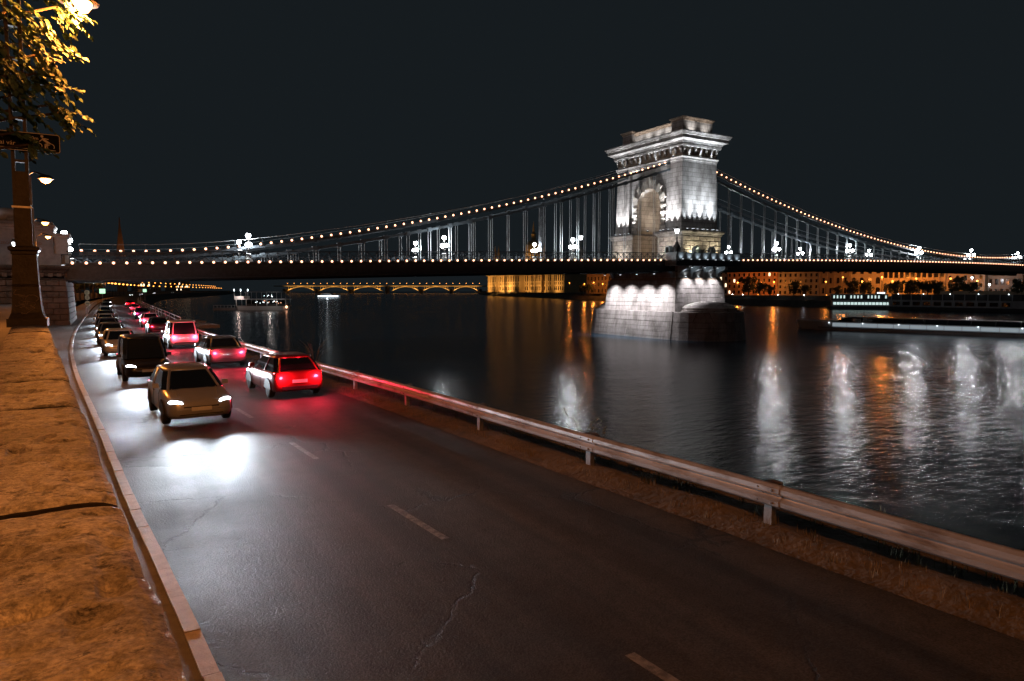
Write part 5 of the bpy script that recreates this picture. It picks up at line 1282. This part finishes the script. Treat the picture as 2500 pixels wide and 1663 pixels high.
# ================================================================== cars with lights on
def paint(name, col):
    m = mat(name, col, .28, .3, var=.04, scale=3); m.node_tree.nodes['Principled BSDF'].inputs['Coat Weight'].default_value = .6
for n_, c_ in (('paint_silver',(.36,.37,.38)),('paint_black',(.012,.012,.013)),('paint_blue',(.02,.04,.10)),('paint_white',(.62,.62,.60)),('paint_red',(.22,.02,.02)),('paint_grey',(.10,.105,.11))): paint(n_, c_)
mat('tyre', (.015,.015,.015), .85, var=.2); mat('rim', (.35,.35,.36), .35, .8, var=.1); mat('trim_black', (.012,.012,.012), .6, var=.2); mat('plate', (.65,.65,.62), .5, var=.05); mat('lens_red', (.25,.01,.012), .25, var=.05); mat('lens_clear', (.5,.52,.55), .15, var=.05)
def car_set(style):
    sed = style == 'sedan'; van = style == 'van'
    st = [(2.14,.60,.34,.56),(2.10,.73,.25,.66),(1.95,.83,.21,.73),(1.45,.88,.19,.84),(.9,.895,.19,.93),(0,.90,.19,.95),(-1.0,.90,.19,.97)]
    st += [(-1.55,.89,.20,.98),(-1.95,.86,.25,.97),(-2.06,.80,.31,.90),(-2.10,.70,.38,.76)] if not sed else [(-1.45,.89,.20,.98),(-2.05,.86,.24,.98),(-2.30,.82,.28,.95),(-2.38,.72,.36,.78)]
    rings = []
    for y, w, zb, zt in st:
        h = [(w*.5,zb),(w*.90,zb+.02),(w*.985,zb+.13),(w,zb+(zt-zb)*.55),(w*.985,zt-.10),(w*.93,zt-.025),(w*.78,zt+.01),(w*.4,zt+.03)]
        rings.append([(x,y,z) for x, z in h] + [(-x,y,z) for x, z in reversed(h)])
    body = MB(); body.loft(rings)
    ye, yr = (-1.98, -1.50) if not sed else (-1.62, -1.05)
    def gr(z, y0, y1, w, k=.16): return [(w-k,y0,z),(w,y0-k*1.2,z),(w,(y0+y1)/2,z),(w,y1+k*1.2,z),(w-k,y1,z),(0,y1-.03,z),(-w+k,y1,z),(-w,y1+k*1.2,z),(-w,(y0+y1)/2,z),(-w,y0-k*1.2,z),(-w+k,y0,z),(0,y0+.05,z)]
    if van: ye, yr = -2.02, -1.86
    G = [gr(.93,1.02,ye,.84), gr(1.18,.58,(ye*.55+yr*.45),.755), gr(1.40,.20,yr,.665)] if not van else [gr(.93,1.22,ye,.85), gr(1.35,.88,(ye+yr)/2,.81), gr(1.72,.50,yr,.75)]
    glassb = MB(); glassb.loft(G)
    dz_ = .32 if van else 0; dy_ = .30 if van else 0
    roof = MB(); roof.loft([gr(1.385,.235,yr-.02,.675), gr(1.44,.14,yr+.02,.64), gr(1.475,.0,yr+.14,.52), gr(1.485,-.2,yr+.35,.30)])
    if van: roof = MB(); roof.loft([gr(1.70,.54,yr-.02,.76), gr(1.77,.42,yr+.02,.72), gr(1.81,.2,yr+.14,.58), gr(1.82,0,yr+.35,.30)])
    pil = {}
    for s in (-1, 1):
        for j in (0, 4): pil[(s,j)] = MB().tube([(s*g[j][0]*1.01, g[j][1], g[j][2]) for g in G], .038, 4)
        pil[(s,9)] = MB().tube([(s*(g[2][0]+.006), g[2][1]-.25, g[2][2]) for g in G], .035, 4)
    def wheel():
        t = MB(); t.lathe([(.20,-.10),(.29,-.10),(.315,-.07),(.315,.07),(.29,.10),(.20,.10)], 18); t.v = [(z, y, x) for x, y, z in t.v]
        r = MB(); r.lathe([(.21,-.085),(.205,.085),(.19,.07),(.05,.085)], 12); r.v = [(z, y, x) for x, y, z in r.v]
        return t, r
    t, r = wheel()
    ar = MB(); n = 12; ar.loft([[(s_, .385*cos(pi*i/n*1.0), .385*sin(pi*i/n)) for i in range(n+1)] for s_ in (-.012, .012)])
    hl = MB(); hl.ball((0,0,0), 1.0, 14, 8)
    hl.v = [(.63 + x*.19 - y*.02, 2.005 + y*.085 - x*.075, .665 + z*.07 + x*.028) for x, y, z in hl.v]
    hlm_ = MB(); hlm_.v = [(-x,y,z) for x,y,z in hl.v]; hlm_.f = [tuple(reversed(f_)) for f_ in hl.f]
    yb = -2.05 if not sed else -2.30
    tl = MB(); tl.hexa([(.50,yb-.035,.70),(.84,yb+.10,.70),(.84,yb+.20,.70),(.50,yb+.10,.70),(.53,yb+.0,.90),(.84,yb+.12,.92),(.84,yb+.22,.92),(.53,yb+.12,.90)])
    tlm_ = MB(); tlm_.v = [(-x,y,z) for x,y,z in tl.v]; tlm_.f = [tuple(reversed(f_)) for f_ in tl.f]
    gri = MB(); gri.hexa([(-.48,2.10,.40),(.48,2.10,.40),(.48,2.02,.40),(-.48,2.02,.40),(-.45,2.15,.56),(.45,2.15,.56),(.45,2.02,.56),(-.45,2.02,.56)])
    low = MB(); low.hexa([(-.60,2.05,.255),(.60,2.05,.255),(.60,1.9,.255),(-.60,1.9,.255),(-.56,2.155,.345),(.56,2.155,.345),(.56,1.9,.345),(-.56,1.9,.345)])
    crease = MB().tube([(.42,2.06,.69),(.52,1.5,.862),(.60,.98,.945)], .012, 4)
    seam = MB().tube([(.862,0,.92),(.9,0,.80),(.905,-.03,.55),(.893,-.03,.30)], .006, 3)
    bum = MB(); bum.box(-.62,.62,yb-.09,yb+.1,.34,.44)
    pf = MB(); pf.box(-.26,.26,2.135,2.165,.43,.54); pr_ = MB(); pr_.box(-.26,.26,yb-.075,yb-.0,.56,.67)
    mir = MB(); mir.frus(.86,1.04,.55,.66,.96,.88,1.03,.55,.64,1.09)
    mir2 = MB(); mir2.v = [(-x,y,z) for x,y,z in mir.v]; mir2.f = [tuple(reversed(f_)) for f_ in mir.f]
    hdl = MB()
    hdl.box(-.015,.015,-.35,-.18,.80,.83)
    wip = MB(); wip.box(-.6,.6,yb+.02,yb+.06,.985,1.0)
    return dict(body=body,glass=glassb,roof=roof,pil=pil,tyre=t,rim=r,arch=ar,hl=hl,hl2=hlm_,tl=tl,tl2=tlm_,grille=gri,bumper=bum,pf=pf,pr=pr_,low=low,crease=crease,seam=seam,mir=mir,mir2=mir2,hdl=hdl,yb=yb,ax=(1.30,-1.28) if not sed else (1.32,-1.36))
CS = {}
def get(style, pcol):
    if (style,pcol) in CS: return CS[(style,pcol)]
    c = car_set(style); d = {k: v for k, v in c.items()}
    mm = dict(body=pcol,glass='dark_glass',roof=pcol,pil=pcol,tyre='tyre',rim='rim',arch='trim_black',hl='headlight',hl2='headlight',tl='tail_light',tl2='tail_light',grille='trim_black',bumper='trim_black',pf='plate',pr='plate',mir=pcol,mir2=pcol,hdl='trim_black',low='trim_black',crease=pcol,seam='trim_black')
    out = {'pil': [q.mesh('window_pillar', pcol) for q in c['pil'].values()]}; mm.pop('pil')
    out.update({k: c[k].mesh(k, m_, k in ('body','roof','tyre','hl','hl2')) for k, m_ in mm.items()})
    out['ax'] = c['ax']; out['yb'] = c['yb']; CS[(style,pcol)] = out; return out
def car(x, y, rz, style, pcol, label, group, beam=0.0, tail=0.0):
    d = get(style, pcol); r = thing('car', label, 'car', (x, y, RZ+.005), rz, group)
    inst('body', d['body'], r); inst('windows', d['glass'], r); inst('roof', d['roof'], r); [inst('window_pillar', q, r) for q in d['pil']]
    for ay in d['ax']:
        for s in (-1, 1):
            w = inst('wheel', d['tyre'], r, (s*.80, ay, .315)); inst('rim', d['rim'], w, (s*.012,0,0), (0,0,0 if s > 0 else pi))
            inst('wheel_arch', d['arch'], r, (s*.905, ay, .33))
    inst('headlight', d['hl'], r); inst('headlight', d['hl2'], r); inst('tail_light', d['tl'], r); inst('tail_light', d['tl2'], r)
    inst('grille', d['grille'], r); inst('bumper', d['bumper'], r); inst('licence_plate', d['pf'], r); inst('licence_plate', d['pr'], r)
    inst('air_intake', d['low'], r); [inst('bonnet_crease', d['crease'], r, (0,0,0), (0,0,0), (s_,1,1)) for s_ in (-1,1)]; [inst('door_seam', d['seam'], r, (0,y_,0), (0,0,0), (s_,1,1)) for s_ in (-1,1) for y_ in (.72,-.32)]; inst('mirror', d['mir'], r); inst('mirror', d['mir2'], r); [inst('door_handle', d['hdl'], r, (s_*.895,0,0)) for s_ in (-1,1)]
    if beam:
        for s in (-1, 1): light('SPOT', 'headlight_beam', (s*.62, 2.22, .66), beam, (.80,.90,1.0), r, .06, (s*.9, 14.0, 2.4), 66, 1.0)
    if tail:
        for s in (-1, 1): light('POINT', 'tail_glow', (s*.66, d['yb']-.22, .80), tail, (1.0,.03,.07), r, .08)
    return r
def lane(fx, off, y): return fx(y)+off, -math.atan((fx(y+1)-fx(y-1))/2)
on = [(-73.0,'hatch','paint_silver','silver oncoming car with white headlights, nearest the camera'),(-62.0,'van','paint_black','black oncoming van with white headlights, second in the lane'),(-49.0,'hatch','paint_white','white oncoming car with headlights on, third in the lane'),(-39,'sedan','paint_grey','dark grey oncoming car, fourth in the lane'),(-29,'hatch','paint_blue','dark blue oncoming car, fifth in the lane'),(-17,'sedan','paint_silver','oncoming car with white headlights, sixth in the lane before the bridge'),(-4,'hatch','paint_black','oncoming car with white headlights in the shade right under the bridge'),(20,'sedan','paint_white','oncoming car with white headlights just behind the bridge'),(60,'hatch','paint_grey','oncoming car with white headlights, last but one before the bend'),(110,'hatch','paint_black','oncoming car with white headlights, last before the bend')]
for y, stl, p, lab in on:
    x, a = lane(kerb_x, 2.35, y); car(x, y, pi + a, stl, p, lab, 'oncoming cars in the left lane', 2500, 0)
rc = [(-69.5,'hatch','paint_red','red car driving away with tail lights lit, nearest the camera beside the guardrail'),(-58,'sedan','paint_grey','grey car driving away, second beside the guardrail'),(-45,'van','paint_white','white van driving away, third beside the guardrail'),(-29,'sedan','paint_black','black car driving away, fourth along the river lane'),(-15,'hatch','paint_silver','car driving away with red tail lights, last before the bridge'),(8,'sedan','paint_blue','car driving away with red tail lights under the bridge'),(40,'hatch','paint_grey','car driving away with red tail lights beyond the bridge'),(85,'sedan','paint_red','car driving away with red tail lights, last before the far bend')]
for y, stl, p, lab in rc:
    x, a = lane(road_r, -1.55, y); car(x, y, a, stl, p, lab, 'cars driving away in the river lane', 150 if y < 40 else 0, 130)
for k, y in enumerate((420,520,640,760)):
    x, a = lane(kerb_x, 2.6, y); car(x, y, pi + a, 'hatch', 'paint_silver', 'distant car with white headlights on the curving bank road, ' + ordinal(k+1) + ' from the bridge', 'distant oncoming cars', 0, 0)
